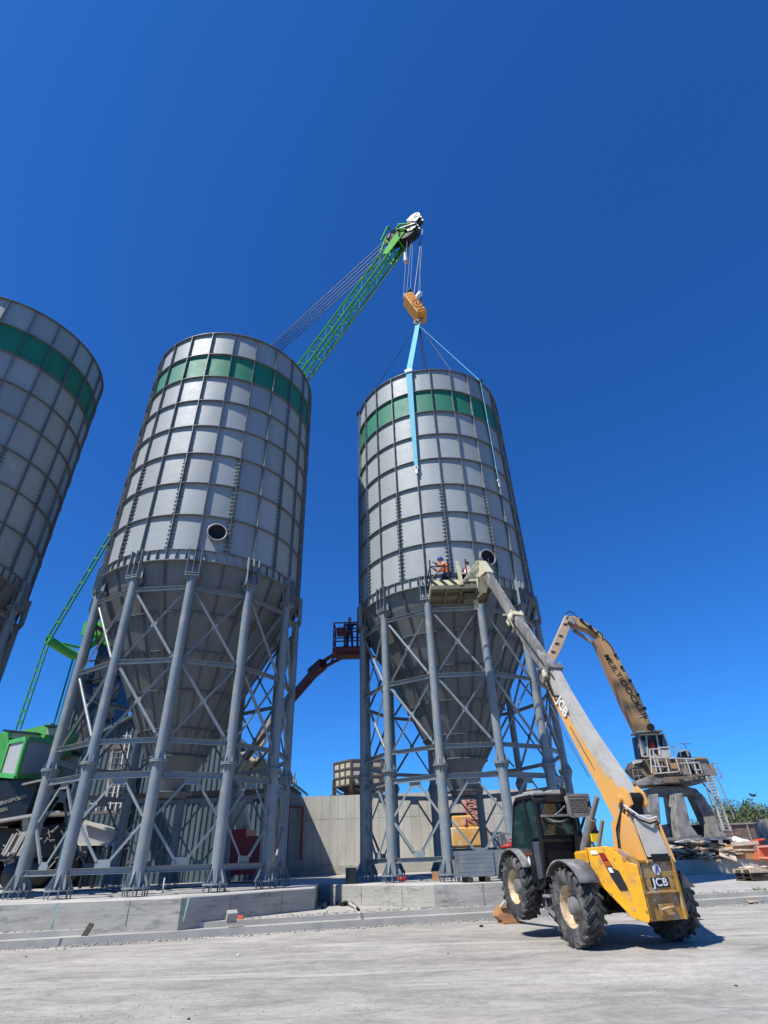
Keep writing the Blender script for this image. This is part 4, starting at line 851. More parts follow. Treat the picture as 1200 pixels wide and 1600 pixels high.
# ================================================================ people
def person(label, J, mats, loc, group=None, hat=None, rmul=1.0):
    "J: joint name -> world position; one skinned continuous body"
    bones = [('pel', 'che'), ('che', 'nec'), ('nec', 'hea'), ('che', 'shL'), ('shL', 'elL'), ('elL', 'haL'), ('che', 'shR'), ('shR', 'elR'), ('elR', 'haR'), ('pel', 'hiL'), ('hiL', 'knL'), ('knL', 'foL'), ('foL', 'toL'), ('pel', 'hiR'), ('hiR', 'knR'), ('knR', 'foR'), ('foR', 'toR')]
    rad = dict(pel=.15, che=.165, nec=.06, hea=.10, shL=.075, shR=.075, elL=.05, elR=.05, haL=.04, haR=.04, hiL=.10, hiR=.10, knL=.07, knR=.07, foL=.05, foR=.05, toL=.04, toR=.04)
    names = ['pel'] + [b for _, b in bones]; idx = {n_: i for i, n_ in enumerate(names)}
    me = bpy.data.meshes.new('person'); L0 = V(loc)
    me.from_pydata([tuple(V(J[n_]) - L0) for n_ in names], [(idx[a], idx[b]) for a, b in bones], [])
    ob = bpy.data.objects.new('tmp_body', me); link(ob)
    sk = ob.modifiers.new('skin', 'SKIN'); sk.use_smooth_shade = True; ob.modifiers.new('sub', 'SUBSURF').levels = 1
    for i, n_ in enumerate(names): me.skin_vertices[0].data[i].radius = (rad[n_] * rmul,) * 2
    me.skin_vertices[0].data[0].use_root = True
    m2 = bpy.data.meshes.new_from_object(ob.evaluated_get(bpy.context.evaluated_depsgraph_get())); bpy.data.objects.remove(ob)
    m2.materials.clear()
    for k in mats: m2.materials.append(M[k])          # 0 torso, 1 legs, 2 skin, 3 shoes/gloves
    for p in m2.polygons:
        p.use_smooth = True; c = p.center + L0
        n_ = min(names, key=lambda q: (V(J[q]) - c).length)
        p.material_index = 2 if n_ in ('nec', 'hea') else 1 if n_[:2] in ('pe', 'hi', 'kn') else 3 if n_[:2] in ('fo', 'to', 'ha') else 0
    o_ = bpy.data.objects.new('person', m2); link(o_); o_.location = L0; o_['_o'] = tuple(L0); tag(o_, label, 'person', group)
    h_ = V(J['hea']); f_ = (V(J.get('face', h_ + V((0, -1, 0)))) - h_).normalized(); s_ = f_.cross(V((0, 0, 1))).normalized()
    fb = MB(); fb.ball(h_ + V((0, 0, .03)), (.085, .095, .115), 12, 8); fb.ball(h_ + f_ * .10, (.016, .016, .022), 6, 4)
    for q in (-1, 1): fb.ball(h_ + s_ * q * .088, (.018, .02, .03), 6, 4)
    fb.bar(h_ + f_ * .092 - V((0, 0, .05)) - s_ * .025, h_ + f_ * .092 - V((0, 0, .05)) + s_ * .025, .008, .008)
    fb.build('head', M[mats[2]], o_)
    hb = MB()
    if hat: hb.lathe(h_ + V((0, 0, .05)), (0, 0, 1), [(.145, 0), (.125, .01), (.118, .06), (.08, .115), (0, .13)], 16); hb.build('helmet', M[hat], o_)
    else: hb.ball(h_ - f_ * .02 + V((0, 0, .07)), (.098, .10, .09), 12, 6); hb.build('hair', M['hair'], o_)
    hn = MB()
    for hnd, el in (('haL', 'elL'), ('haR', 'elR')):
        p = V(J[hnd]); d = (p - V(J[el])).normalized(); x, y = perp(d)
        hn.bar(p, p + d * .08, .075, .03, y)
        for k in range(4):
            a_ = p + d * .08 + x * (-.028 + .019 * k); m_ = a_ + d * (.035 + .004 * (k in (1, 2))); hn.tube(a_, m_, .009, n=5); hn.tube(m_, m_ + (d * .5 - y * .8) * .035, .008, n=5)
        hn.tube(p + x * .035 + d * .02, p + x * .065 + d * .06, .010, n=5)
    hn.build('hands', M['skin'], o_)
    return o_

# ================================================================ telehandler
TH = empty('telehandler', (4.782, 14.645, 0), R(16.86), world_parts=False)
tag(TH, 'yellow and black telescopic handler with raised boom standing on the dusty road', 'telehandler')
def wheel(x, y, z, side, r_=.71, steer=0):
    c = V((x, y, z)); ax_ = V((side, 0, 0)); w2 = .22
    prof = [(r_ * .52, w2 * .82), (r_ * .62, w2 * .98), (r_ * .82, w2 * 1.02), (r_ * .90, w2 * .9), (r_ * .925, w2 * .55), (r_ * .93, 0), (r_ * .925, -w2 * .55), (r_ * .90, -w2 * .9), (r_ * .82, -w2 * 1.02), (r_ * .62, -w2 * .98), (r_ * .52, -w2 * .82)]
    tb = MB(); tb.lathe(c, ax_, prof, 40)
    nl = 20
    for s_ in (-1, 1):
        for k in range(nl):
            t0 = 2 * math.pi * (k + (0.5 if s_ > 0 else 0)) / nl
            def pt(t, xx, rr): return c + V((xx, rr * math.cos(t), rr * math.sin(t)))
            ch = -1 if side < 0 else 1
            a0, a1 = t0, t0 + .24; hw = .062
            x0, x1 = s_ * .02, s_ * w2 * 1.0
            P_ = []
            for rr, rr2 in ((r_ * .90, r_ * .86), (r_ * 1.0, r_ * .955)):
                P_ += [pt(a0 - hw, x0, rr), pt(a0 + hw, x0, rr), pt(a1 + hw * .9, x1, rr2), pt(a1 - hw * .9, x1, rr2)]
            tb.hex8(P_)
            Q_ = []
            for dx in (w2 * .96, w2 * 1.07):
                Q_ += [pt(a1 - hw * .8, s_ * dx, r_ * .955), pt(a1 + hw * .8, s_ * dx, r_ * .955), pt(a1 + hw * .3 + .03, s_ * dx, r_ * .80), pt(a1 - hw * .3 + .03, s_ * dx, r_ * .80)]
            tb.hex8(Q_)
    wh = MB(); wh.lathe(c, ax_, [(r_ * .545, w2 * .86), (r_ * .53, w2 * .80), (r_ * .49, w2 * .72), (r_ * .47, w2 * .2), (r_ * .42, -.02), (.12, -.02)], 32)
    for s_ in (0,):
        wh.lathe(c, ax_, [(r_ * .545, -w2 * .86), (r_ * .47, -w2 * .3), (r_ * .42, -.03), (0, -.03)], 32)
    root = tb.build('tyre', M['rubber'], TH)
    rm = wh.build('wheel_rim', M['rim'], root)
    hb = MB(); hb.lathe(c, ax_, [(.20, -.02), (.20, .04), (.165, .05), (.155, .13), (.10, .145), (.04, .15), (0, .15)], 24)
    for k in range(10): t = 2 * math.pi * k / 10; hb.tube(c + V((side * -.02, .26 * math.cos(t), .26 * math.sin(t))), c + V((side * .03, .26 * math.cos(t), .26 * math.sin(t))), .016, n=6)
    hb.build('hub', M['dusty'], root)
    return root
wheel(-1.13, -.22, .70, -1); wheel(1.13, -.22, .70, 1); wheel(-1.13, 2.14, .99, -1, .68); wheel(1.13, 2.14, .99, 1, .68)
def fender(x, y, z, r_, a0, a1, w_=.5):
    mb = MB(); n_ = 12; vs_ = []
    for i in range(n_ + 1):
        t = R(a0 + (a1 - a0) * i / n_)
        for (xx, rr) in ((-w_ / 2, r_ - .03), (-w_ / 2, r_ + .012), (w_ / 2, r_ + .012), (w_ / 2, r_ - .03), (w_ / 2 - .02, r_ - .012), (-w_ / 2 + .02, r_ - .012)):
            vs_.append(V((x + xx, y + rr * math.cos(t), z + rr * math.sin(t))))
    fs = [(i * 6 + k, (i + 1) * 6 + k, (i + 1) * 6 + (k + 1) % 6, i * 6 + (k + 1) % 6) for i in range(n_) for k in range(6)]
    mb.add(vs_, fs + [tuple(range(6)), tuple(range(n_ * 6, n_ * 6 + 6))], True)
    return mb.build('fender', M['dusty'], TH)
fender(-1.15, -.22, .72, .80, 38, 150, .48); MB().prism([(1.0, -1.05, 1.25), (1.32, -1.0, .95), (1.0, -1.0, .95)], (0, .03, 0)).build('mud_flap', M['dusty'], TH); fender(-1.13, 2.14, 1.0, .78, 10, 150, .48); fender(1.13, 2.14, 1.0, .78, 10, 150, .48)
mb = MB(); mb.box((0, .95, .80), (.95, 4.0, .42)); mb.box((0, 2.14, .95), (1.9, .3, .3)); mb.box((0, -.22, .70), (1.9, .3, .3)); mb.box((0, 2.9, .8), (1.5, .4, .4)); mb.build('chassis', M['blackpaint'], TH, bevel=.02)
mb = MB(); mb.box((-.78, 1.02, .78), (.55, .75, .42)); mb.box((-.62, .45, .92), (.5, .5, .5)); mb.build('fuel_tank', M['blackpaint'], TH, bevel=.04)
mb = MB(); mb.box((-1.08, .98, .83), (.12, .34, .05)); mb.box((-1.08, .98, .60), (.14, .32, .04)); mb.bar((-1.08, .82, .58), (-1.05, .82, .95), .03, .03); mb.bar((-1.08, 1.14, .58), (-1.05, 1.14, .95), .03, .03); mb.path([(-.98, 1.3, .75), (-1.02, 1.2, .5), (-1.02, 1.0, .42), (-1.0, .7, .5)], .018); mb.build('step', M['dusty'], TH)
MB().box((-1.07, .66, .80), (.03, .07, .07)).build('marker_lamp', M['tailorange'], TH)
# cab
XL, XR = -1.15, -.10
def cabpt(y, z, x): return V((x, y, z))
side = [(2.02, 1.0), (2.28, 1.5), (2.30, 1.85), (1.90, 2.78), (1.72, 2.87), (.98, 2.87), (.86, 2.74), (.84, 1.9), (.92, 1.08), (1.2, .96)]
mb = MB(); mb.prism([(XL + .05, y, z) for y, z in side], (XR - XL - .10, 0, 0))
cab = mb.build('cab', M['black'], TH)
fr = MB()
def sb(p, q, w_=.07, d_=.07, x=XL + .03): fr.bar((x, *p), (x, *q), d_, w_, (0, .3, 1))
for x in (XL + .035, XR - .035):
    pts = side
    for a, b in zip(pts, pts[1:] + pts[:1]): fr.bar((x, *a), (x, *b), .075, .07, (0, .31, .95))
    fr.bar((x, 1.36, 2.84), (x, 1.22, 1.9), .08, .07, (0, 1, 0)); fr.bar((x, 1.22, 1.95), (x, 1.24, 1.0), .08, .07, (0, 1, 0))
for (y, z) in ((1.90, 2.78), (2.30, 1.85), (2.28, 1.5), (.86, 2.74), (.84, 1.9), (.92, 1.1)): fr.bar((XL, y, z), (XR, y, z), .07, .07)
fr.build('cab_frame', M['blackpaint'], cab, bevel=.012)
gl_ = MB(); gl_.prism([(XL + .012, y, z) for y, z in ((2.22, 1.70), (2.24, 1.98), (1.86, 2.70), (1.42, 2.77), (1.27, 1.9), (1.29, 1.70))], (.012, 0, 0)); gl_.build('door_window', M['glass'], cab)
gl_ = MB(); gl_.prism([(XL + .014, y, z) for y, z in ((1.29, 2.74), (1.02, 2.77), (.91, 2.64), (.90, 1.97), (1.18, 1.96))], (.01, 0, 0)); gl_.build('side_window', M['glass'], cab)
gl_ = MB(); gl_.prism([(x, y - .012, z) for x, y, z in ((XL + .12, .84, 2.02), (XR - .10, .84, 2.02), (XR - .10, .862, 2.38), (XL + .12, .862, 2.38))], (0, -.012, 0)); gl_.build('rear_window', M['glass'], cab)
gl_ = MB(); gl_.prism([(x, y - .02, z) for x, y, z in ((XL + .16, .855, 2.46), (XR - .3, .855, 2.46), (XR - .3, .87, 2.70), (XL + .16, .87, 2.70))], (0, -.012, 0)); gl_.build('rear_window', M['glass'], cab)
gl_ = MB(); gl_.prism([(x, 2.31 - (z - 1.95) * .45 * (z > 1.95), z) for x, z in ((XL + .1, 1.6), (XR - .1, 1.6), (XR - .1, 2.72), (XL + .1, 2.72))], (0, .012, 0)); gl_.build('windscreen', M['glass'], cab)
dr = MB(); dr.prism([(XL - .005, y, z) for y, z in ((2.24, 1.6), (2.0, 1.08), (1.30, 1.05), (1.26, 1.62))], (.04, 0, 0)); door = dr.build('door', M['blackpaint'], cab)
MB().bar((XL - .012, 2.24, 1.66), (XL - .012, 1.27, 1.66), .02, .07).build('door_strip', mat('rusty_red_strip', (0.14, 0.035, 0.025), (0.07, 0.03, 0.025), 4, .6), door)
MB().prism([(XL - .012, 1.5 + .055 * math.cos(R(a)), 1.50 + .11 * math.sin(R(a))) for a in range(0, 360, 30)], (.01, 0, 0)).build('door_handle', M['white'], door)
dr = MB(); dr.prism([(XL - .008, y, z) for y, z in ((1.2, 1.9), (.91, 1.9), (.96, 1.18), (1.16, 1.14))], (.04, 0, 0)); dr.build('side_panel', mat('scuffed_blue_black', (0.045, 0.05, 0.07), (0.08, 0.085, 0.10), 3, .45), cab)
mb = MB(); mb.box((-.62, 1.42, 2.92), (.98, 1.0, .09)); mb.box((-.85, 1.35, 2.98), (.35, .5, .06)); mb.box((-.35, 1.2, 2.98), (.3, .3, .08)); mb.build('cab_roof', mat('dusty_roof', (.34, .32, .29), (.22, .21, .19), 3, .8), cab, bevel=.03)
mb = MB(); mb.box((-.60, .80, 2.80), (.5, .16, .16)); mb.box((-.62, .74, 2.74), (.5, .1, .05)); mb.tube((-.3, .8, 2.88), (-.3, .8, 3.02), .07, n=12); mb.build('roof_lamp_bracket', M['blackpaint'], cab)
mb = MB(); mb.bar((-1.05, .78, 2.42), (-.32, .60, 2.42), .07, .05); mb.path([(-.95, .76, 2.4), (-.8, .7, 2.3), (-.6, .66, 2.28), (-.4, .66, 2.34)], .025); mb.path([(-.75, .79, 2.4), (-.55, .77, 2.5), (-.38, .72, 2.62)], .022); mb.build('hose_rail', M['dusty'], cab)
# perforated guard on the cooling unit
gd = MB(); gx0, gx1, gz0, gz1, gy = -.36, .22, 2.38, 2.86, .56
gd.box(((gx0 + gx1) / 2, gy + .10, (gz0 + gz1) / 2), (gx1 - gx0 - .04, .14, gz1 - gz0 - .04)); unit = gd.build('cooling_unit', M['dusty'], cab)
gd = MB(); yb = gy - .01
for z in (gz0, gz0 + .04, gz1 - .09, gz1 - .03, gz1): gd.box(((gx0 + gx1) / 2, yb, z), (gx1 - gx0, .03, .035))
for x in (gx0, gx1): gd.box((x, yb, (gz0 + gz1) / 2), (.05, .03, gz1 - gz0))
for i in range(8):
    z = gz0 + .07 + i * .044; gd.box(((gx0 + gx1) / 2, yb, z), (gx1 - gx0, .012, .016))
    for j in range(8): x = gx0 + .05 + j * .075 + (.037 if i % 2 else 0); gd.box((min(x, gx1), yb, z + .022), (.018, .012, .05))
gd.build('perforated_guard', mat('guard_grey', (.25, .235, .22), (.17, .16, .15), 5, .7), unit)
MB().box(((gx0 + gx1) / 2, gy + .03, (gz0 + gz1) / 2), (gx1 - gx0 - .08, .02, gz1 - gz0 - .08)).build('dark_core', M['black'], unit)
mb = MB(); mb.bar((XR + .02, .74, 2.5), (XR + .04, .70, 1.4), .05, .05); mb.bar((XR - .06, .74, 2.5), (XR - .04, .70, 1.4), .03, .03); mb.prism([(XR - .15, .7, 2.0), (XR + .2, .7, 1.9), (XR + .24, .7, 1.25), (XR - .2, .7, 1.15)], (0, .1, 0)); mb.build('cab_rear_guard', M['blackpaint'], cab)
mb = MB(); mb.bar((XL - .02, 2.25, 2.1), (XL - .22, 2.3, 2.15), .03, .03); mb.box((XL - .26, 2.28, 2.0), (.16, .07, .26)); mb.build('mirror', M['dusty'], cab, bevel=.02)
# engine pod on the right, bonnet, exhaust, lift ram
mb = MB(); mb.box((.88, 1.0, 1.25), (.62, 2.0, .75)); mb.box((.85, .9, 1.68), (.5, 1.4, .12)); eng = mb.build('engine_cover', M['yellow'], TH, bevel=.05)
mb = MB(); mb.box((.60, -.02, 1.62), (.55, .16, .30)); 
for k in range(6): mb.box((.60, -.11, 1.50 + .045 * k), (.5, .02, .018))
mb.build('radiator_grille', M['blackpaint'], eng)
mb = MB(); mb.prism([(-.62, -.42, 1.66), (-.30, -.42, 1.70), (.05, -.42, 1.70), (.05, -.42, 1.2), (-.62, -.42, 1.15)], (0, .75, 0)); mb.build('rear_bonnet', M['yellow'], TH, bevel=.03)
mb = MB(); mb.tube((-.12, .95, 1.30), (-.02, .25, 2.32), .115, n=18); mb.tube((-.02, .28, 2.28), (.06, -.05, 2.75), .06, n=12); mb.tube((-.16, .1, 1.6), (-.08, -.25, 2.25), .045, n=8); mb.build('lift_ram', mat('ram_grey', (.22, .22, .20), (.15, .15, .14), 3, .5), TH)
mb = MB(); mb.box((.02, .35, 2.12), (.16, .12, .3)); mb.box((.05, .28, 2.0), (.2, .06, .14)); mb.tube((-.02, .5, 1.9), (-.02, .5, 2.15), .05); mb.build('work_lamp', M['blackpaint'], TH)
MB().box((-.02, .26, 1.93), (.2, .05, .16)).build('lamp_cover', mat('bright_yellow', (.85, .6, .02), None, 3, .5), TH)
mb = MB(); mb.path([(XR + .1, .75, 2.0), (XR + .2, .6, 1.95), (XR + .22, .55, 1.6), (XR + .1, .6, 1.5)], .025); mb.box((XR + .16, .5, 1.62), (.12, .03, .22)); mb.build('right_mirror', M['white'], TH)
# left tail fairing: yellow plate standing from the rear bonnet to the tail
pa, pb = V((-.86, -.62, 0)), V((-.26, -1.36, 0)); pd = (pb - pa).normalized(); pn = V((-pd.y, pd.x, 0)) * -1
if pn.x > 0: pn = -pn
def fp(s_, z, o=0.0): p = pa + pd * s_ + pn * o; return V((p.x, p.y, z))
Lf = (pb - pa).length
out_ = [fp(.0, 1.72), fp(.42, 1.74), fp(.62, 1.60), fp(.80, 1.44), fp(Lf, 1.40), fp(Lf, .50), fp(Lf - .05, .44), fp(.62, .52), fp(.20, .98), fp(.06, 1.10), fp(0.0, 1.4)]
mb = MB(); mb.prism(out_, pn * .035); fair = mb.build('tail_fairing', M['yellow'], TH, bevel=.012)
o = .040
def patch(name, pts, m_, par, th=.012, oo=o): MB().prism([fp(s_, z, oo) for s_, z in pts], pn * th).build(name, m_, par)
patch('lamp_strip', [(.22, 1.62), (.34, 1.62), (.46, 1.34), (.56, 1.30), (.66, 1.02), (.66, .97), (.50, .97), (.38, 1.2)], M['black'], fair)
patch('tail_lamp', [(.24, 1.61), (.35, 1.61), (.39, 1.49), (.28, 1.49)], M['tailred'], fair, .012, o + .012)
patch('tail_lamp', [(.285, 1.475), (.395, 1.475), (.43, 1.38), (.325, 1.38)], M['tailorange'], fair, .012, o + .012)
patch('reversing_lamp', [(.35, 1.36), (.43, 1.36), (.46, 1.27), (.38, 1.27)], M['white'], fair, .012, o + .012)
patch('badge', [(.05, 1.67), (.19, 1.67), (.21, 1.60), (.07, 1.60)], M['white'], fair)
for (s_, z, r_) in ((.72, 1.50, .055), (.34, 1.68, .03), (.52, 1.5, .025), (.30, .90, .03), (.68, .66, .032), (.92, .62, .03), (.55, .58, .035), (.97, 1.2, .02), (.95, .95, .02), (.20, 1.12, .02)):
    MB().prism([fp(s_ + r_ * math.cos(R(t)) * .8, z + r_ * math.sin(R(t)), .036) for t in range(0, 360, 45)], pn * .006).build('bolt_hole', M['ochre'], fair)
MB().prism([fp(.62, .96, .036), fp(.66, .96, .036), fp(.70, .70, .036)], pn * .005).build('oil_streak', M['ochre'], fair)
# mirrored right fairing and the rear plate
mb = MB(); mb.prism([(.62, -1.36, 1.45), (.98, -.9, 1.5), (1.0, -.5, 1.5), (.95, -.6, .9), (.70, -1.2, .5), (.62, -1.36, .5)], (.04, .02, 0)); mb.build('tail_fairing', M['yellow'], TH)
mb = MB(); mb.box((.18, -1.2, 1.18), (.80, .26, .56)); mb.box((.18, -1.16, .68), (.80, .26, .44)); 
for x in (-.235, .595): mb.prism([(x - .02, -1.38, 1.50), (x - .02, -1.36, .46), (x - .02, -.9, .46), (x - .02, -.8, 1.7)], (.04, 0, 0))
mb.bar((-.22, -1.34, .92), (.58, -1.34, .92), .05, .04); mb.bar((-.22, -1.34, 1.45), (.58, -1.34, 1.45), .05, .05)
rp_ = mb.build('rear_plate', M['ochre'], TH, bevel=.012)
for (x, z) in ((-.15, 1.38), (.5, 1.38), (-.15, 1.2), (.5, 1.2), (-.15, 1.0), (.5, 1.0), (.05, 1.4), (.3, 1.4), (-.05, .8), (.45, .8), (.18, .84)): MB().tube((x, -1.345, z), (x, -1.325, z), .022, n=8).build('bolt', M['dusty'], rp_)
MB().prism([(.18 + .095 * math.cos(R(t)), -1.34, 1.30 + .095 * math.sin(R(t))) for t in range(0, 360, 20)], (0, -.006, 0)).build('round_badge', M['white'], rp_)
mb = MB(); mb.prism([(.12, -1.352, 1.235), (.155, -1.352, 1.235), (.19, -1.352, 1.335), (.19, -1.352, 1.37), (.17, -1.352, 1.37)], (0, -.004, 0)); mb.prism([(.24, -1.352, 1.235), (.21, -1.352, 1.235), (.175, -1.352, 1.335), (.17, -1.352, 1.37), (.195, -1.352, 1.37)], (0, -.004, 0)); mb.build('badge_mark', M['purple'], rp_)
MB().box((.19, -1.335, 1.08), (.42, .012, .17)).build('name_plate', M['black'], rp_)
text_obj('lettering', 'JCB', .19, M['white'], rp_, V((.19, -1.346, 1.08)), V((1, 0, 0)), V((0, 0, 1)), bold=.004, extrude=.003, sx=1.15, spacing=1.08)
mb = MB(); mb.lathe((.2, -1.36, .64), (.0, 0.3, 1), [(.10, -.02), (.15, -.02), (.15, .02), (.10, .02)], 16, close=True); mb.box((.2, -1.33, .64), (.34, .04, .18)); mb.build('tow_hitch', M['ochre'], rp_)
# boom: yoke, fixed section, two telescoping sections
def sect(mb, S):
    "loft of boxes; each (centre, half-width x, half-height along the boom's top direction, top direction)"
    P_ = []
    for c, hx, hy, t in S:
        c = V(c); t = V(t).normalized(); x = V((1, 0, 0)); P_.append([c - x * hx - t * hy, c + x * hx - t * hy, c + x * hx + t * hy, c - x * hx + t * hy])
    return P_
T = V((0, -.88, .474))
S1 = [((.31, -.90, 1.72), .28, .22, (0, -.8, .6)), ((.31, -.76, 2.35), .24, .30, T), ((.30, -.44, 2.98), .21, .30, T), ((.28, .26, 4.17), .18, .27, T), ((.285, .83, 5.25), .17, .235, T), ((.30, 1.22, 6.08), .165, .215, T)]
P_ = sect(None, S1)
bm_ = MB()
for A_, B_ in zip(P_, P_[1:]): bm_.add([A_[0], A_[3], B_[3], B_[0]], [(0, 1, 2, 3)]); bm_.add([A_[1], A_[2], B_[2], B_[1]], [(0, 1, 2, 3)]); bm_.add([A_[0], A_[1], B_[1], B_[0]], [(0, 1, 2, 3)])
bm_.add(P_[0], [(0, 1, 2, 3)])
boomT = bm_.build('boom', M['boom_orange'], TH)
bm_ = MB()
for A_, B_ in zip(P_, P_[1:]): bm_.hex8([A_[3] + T * .002, A_[2] + T * .002, B_[2] + T * .002, B_[3] + T * .002, A_[3] + T * .03, A_[2] + T * .03, B_[2] + T * .03, B_[3] + T * .03])
bm_.build('boom_top_plate', M['boom_grey'], boomT)
bm_ = MB()  # dusty upper band on the side of the boom
for (A_, B_, f0, f1) in ((P_[2], P_[3], .80, .60), (P_[3], P_[4], .60, .40), (P_[4], P_[5], .40, .15)):
    bm_.prism([A_[3].lerp(A_[0], 0), A_[3].lerp(A_[0], 1 - f0), B_[3].lerp(B_[0], 1 - f1), B_[3]], (-.005, 0, 0))
bm_.build('worn_side_band', M['boom_grey'], boomT)
dirB = (V(S1[5][0]) - V(S1[3][0])).normalized()
text_obj('lettering', 'JCB', .36, M['white'], boomT, V((.075, .66, 5.00)), -dirB, V((0, -.88, .474)), bold=.012, extrude=.004)
mb = MB(); mb.tube((-.02, -.88, 2.62), (.66, -.88, 2.62), .09, n=14); mb.tube((.0, -1.02, 1.62), (.68, -1.02, 1.62), .10, n=14)
for x in (.10, .50): mb.prism([(x - .03, -1.20, 2.50), (x - .03, -1.16, 2.72), (x - .03, -.98, 2.88), (x - .03, -.7, 2.75), (x - .03, -.7, 2.3)], (.06, 0, 0))
mb.build('boom_pivot', M['boom_orange'], TH)
mb = MB(); mb.tube((.15, -1.07, 2.64), (.45, -1.07, 2.64), .10, n=14); mb.box((.30, -.98, 2.48), (.28, .2, .36)); mb.build('pivot_pin_dark_gap', M['black'], TH)  # pin, and a black box painting the dark gap between the lugs
mb = MB()
for x in (-.02, .66): mb.prism([(x - .02, -1.38, 1.42), (x - .02, -1.22, 2.1), (x - .02, -.95, 2.35), (x - .02, -.5, 2.2), (x - .02, -.35, 1.4)], (.04, 0, 0))
mb.build('pivot_cheek', M['boom_orange'], TH)
mb = MB(); mb.prism([(.05, -1.36, 1.52), (.60, -1.36, 1.52), (.56, -1.16, 2.28), (.10, -1.16, 2.28)], (0, .06, .02)); mb.build('yoke_cover', M['boom_grey'], TH)
MB().box((.33, -1.33, 1.50), (.42, .1, .14)).build('yoke_opening', M['black'], TH)
def hose(pts, r_=.018, m_='blackpaint', par=TH): MB().path(pts, r_, 6).build('hydraulic_hose', M[m_], par)
for k in range(4):
    o_ = .05 * k; hose([(.02 + o_, -.95, 2.55), (-.05 + o_, -.92, 2.35), (-.10 + o_ * .5, -.72, 2.05), (-.08 + o_ * .5, -.62, 1.65), (.0, -.5, 1.45)], .02, 'dusty' if k % 2 else 'blackpaint')
hose([(-.02, -1.05, 2.5), (.15, -1.25, 2.28), (.35, -1.30, 2.2), (.62, -1.22, 2.25), (.72, -1.1, 2.1)], .018, 'white'); hose([(-.02, -1.03, 2.42), (.15, -1.24, 2.2), (.35, -1.29, 2.12), (.62, -1.2, 2.17), (.74, -1.05, 1.9)], .02)
hose([(.10, -.15, 3.3), (.08, .1, 3.75), (.085, .5, 4.45)], .012); hose([(.09, .15, 3.2), (.05, .75, 4.3), (.07, 1.2, 5.2)], .012)
MB().tube((.18, .48, 2.7), (.16, 1.3, 1.9), .03, n=8).build('hydraulic_hose', M['black'], TH)
MB().prism([(.088, .42, 4.72), (.088, .47, 4.86), (.088, .53, 4.95), (.088, .50, 4.78)], (-.006, 0, 0)).build('side_slot', M['black'], boomT)
for k in range(6):
    o_ = .045 * k; hose([(-.80 + o_, -.25, 1.15), (-.92 + o_, -.45, 1.32), (-.84 + o_, -.58, 1.48), (-.70 + o_ * .6, -.50, 1.62)], .02, ('dusty', 'blackpaint', 'ochre')[k % 3])
MB().box((-.82, -.42, 1.28), (.16, .12, .18)).tube((-.9, -.5, 1.40), (-.78, -.52, 1.40), .06, n=10).build('valve_block', M['ochre_orange'], TH)
MB().box((-.72, -.38, 1.52), (.07, .05, .42)).build('bracket', M['yellow'], TH)
# telescoping sections
E1, E2, E3 = V((.31, 1.05, 5.85)), V((.32, 2.72, 8.38)), V((.33, 4.35, 11.0))
T2 = (E3 - E2).cross(V((1, 0, 0))).normalized(); T2 = T2 if T2.z > 0 else -T2
def hollow(mb, p, q, w_, h_):
    mb.bar(p, q, w_, h_, T2)
    d = (q - p).normalized()
    for s_ in (-1, 1): mb.bar(p + T2 * (h_ / 2 + .006) + V((s_ * w_ * .36, 0, 0)), q + T2 * (h_ / 2 + .006) + V((s_ * w_ * .36, 0, 0)), w_ * .12, .012, T2)
mb = MB(); hollow(mb, E1, E2, .28, .36); mid_ = mb.build('second_section', M['boom_inner'], boomT)
mb = MB(); hollow(mb, E2 - (E2 - E1).normalized() * .1, E3, .22, .27); mb.build('third_section', M['boom_inner'], boomT)
def collar(c, w_, h_, d, m_):
    mb = MB(); d = V(d).normalized()
    for s_ in (-1, 1): mb.bar(c + V((s_ * w_ / 2, 0, 0)) - d * .12, c + V((s_ * w_ / 2, 0, 0)) + d * .12, .05, h_ + .1, T2); mb.bar(c + T2 * s_ * h_ / 2 - d * .1, c + T2 * s_ * h_ / 2 + d * .1, w_ + .06, .05, T2)
    mb.bar(c - V((w_ / 2 + .3, 0, 0)) + T2 * .1, c + V((w_ / 2 + .05, 0, 0)) + T2 * .1, .05, .05); mb.ball(c - V((w_ / 2 + .05, .1, .05)), (.1, .14, .16), 8, 6); mb.ball(c + V((w_ / 2 + .05, 0, .05)), (.1, .12, .12), 8, 6)
    mb.path([c + V((-w_ / 2, .0, .1)), c + V((-w_ / 2 - .12, -.15, -.1)), c + V((-w_ / 2 - .05, -.2, -.4)), c + V((-w_ / 2 + .02, 0, -.5))], .02)
    return mb.build('section_collar', m_, boomT)
collar(E2, .36, .40, E2 - E1, M['cream']); collar(E1 + (E2 - E1).normalized() * .3, .42, .52, E2 - E1, M['dusty'])
hose([tuple(E1 + V((-.28, .1, .2))), tuple(E1 + V((-.36, -.1, -.1))), tuple(E1 + V((-.3, -.15, -.5))), tuple(E1 + V((-.22, -.3, -.55)))], .035)
MB().ball(E1 + V((-.28, .06, .16)), (.09, .12, .17), 10, 8).build('hose_guide', M['cream'], boomT)
MB().tube(E1 + V((-.24, -.25, .0)), E2 + V((-.22, -.1, -.1)), .022, n=6).build('hydraulic_hose', M['blackpaint'], boomT)
hd2 = MB(); hd2.prism([E3 + V((-.16, -.35, -.25)), E3 + V((-.16, .1, .45)), E3 + V((-.16, .35, .55)), E3 + V((-.16, .55, .0)), E3 + V((-.16, .45, -.75)), E3 + V((-.16, .15, -.2))], (.34, 0, 0)); hd2.prism([E3 + V((-.95, .2, -.55)), E3 + V((-.2, .1, .48)), E3 + V((.16, .1, .48)), E3 + V((.1, .1, -.3)), E3 + V((-.35, .2, -.2))], (0, .12, 0)); hd2.build('boom_nose', M['cream'], boomT)
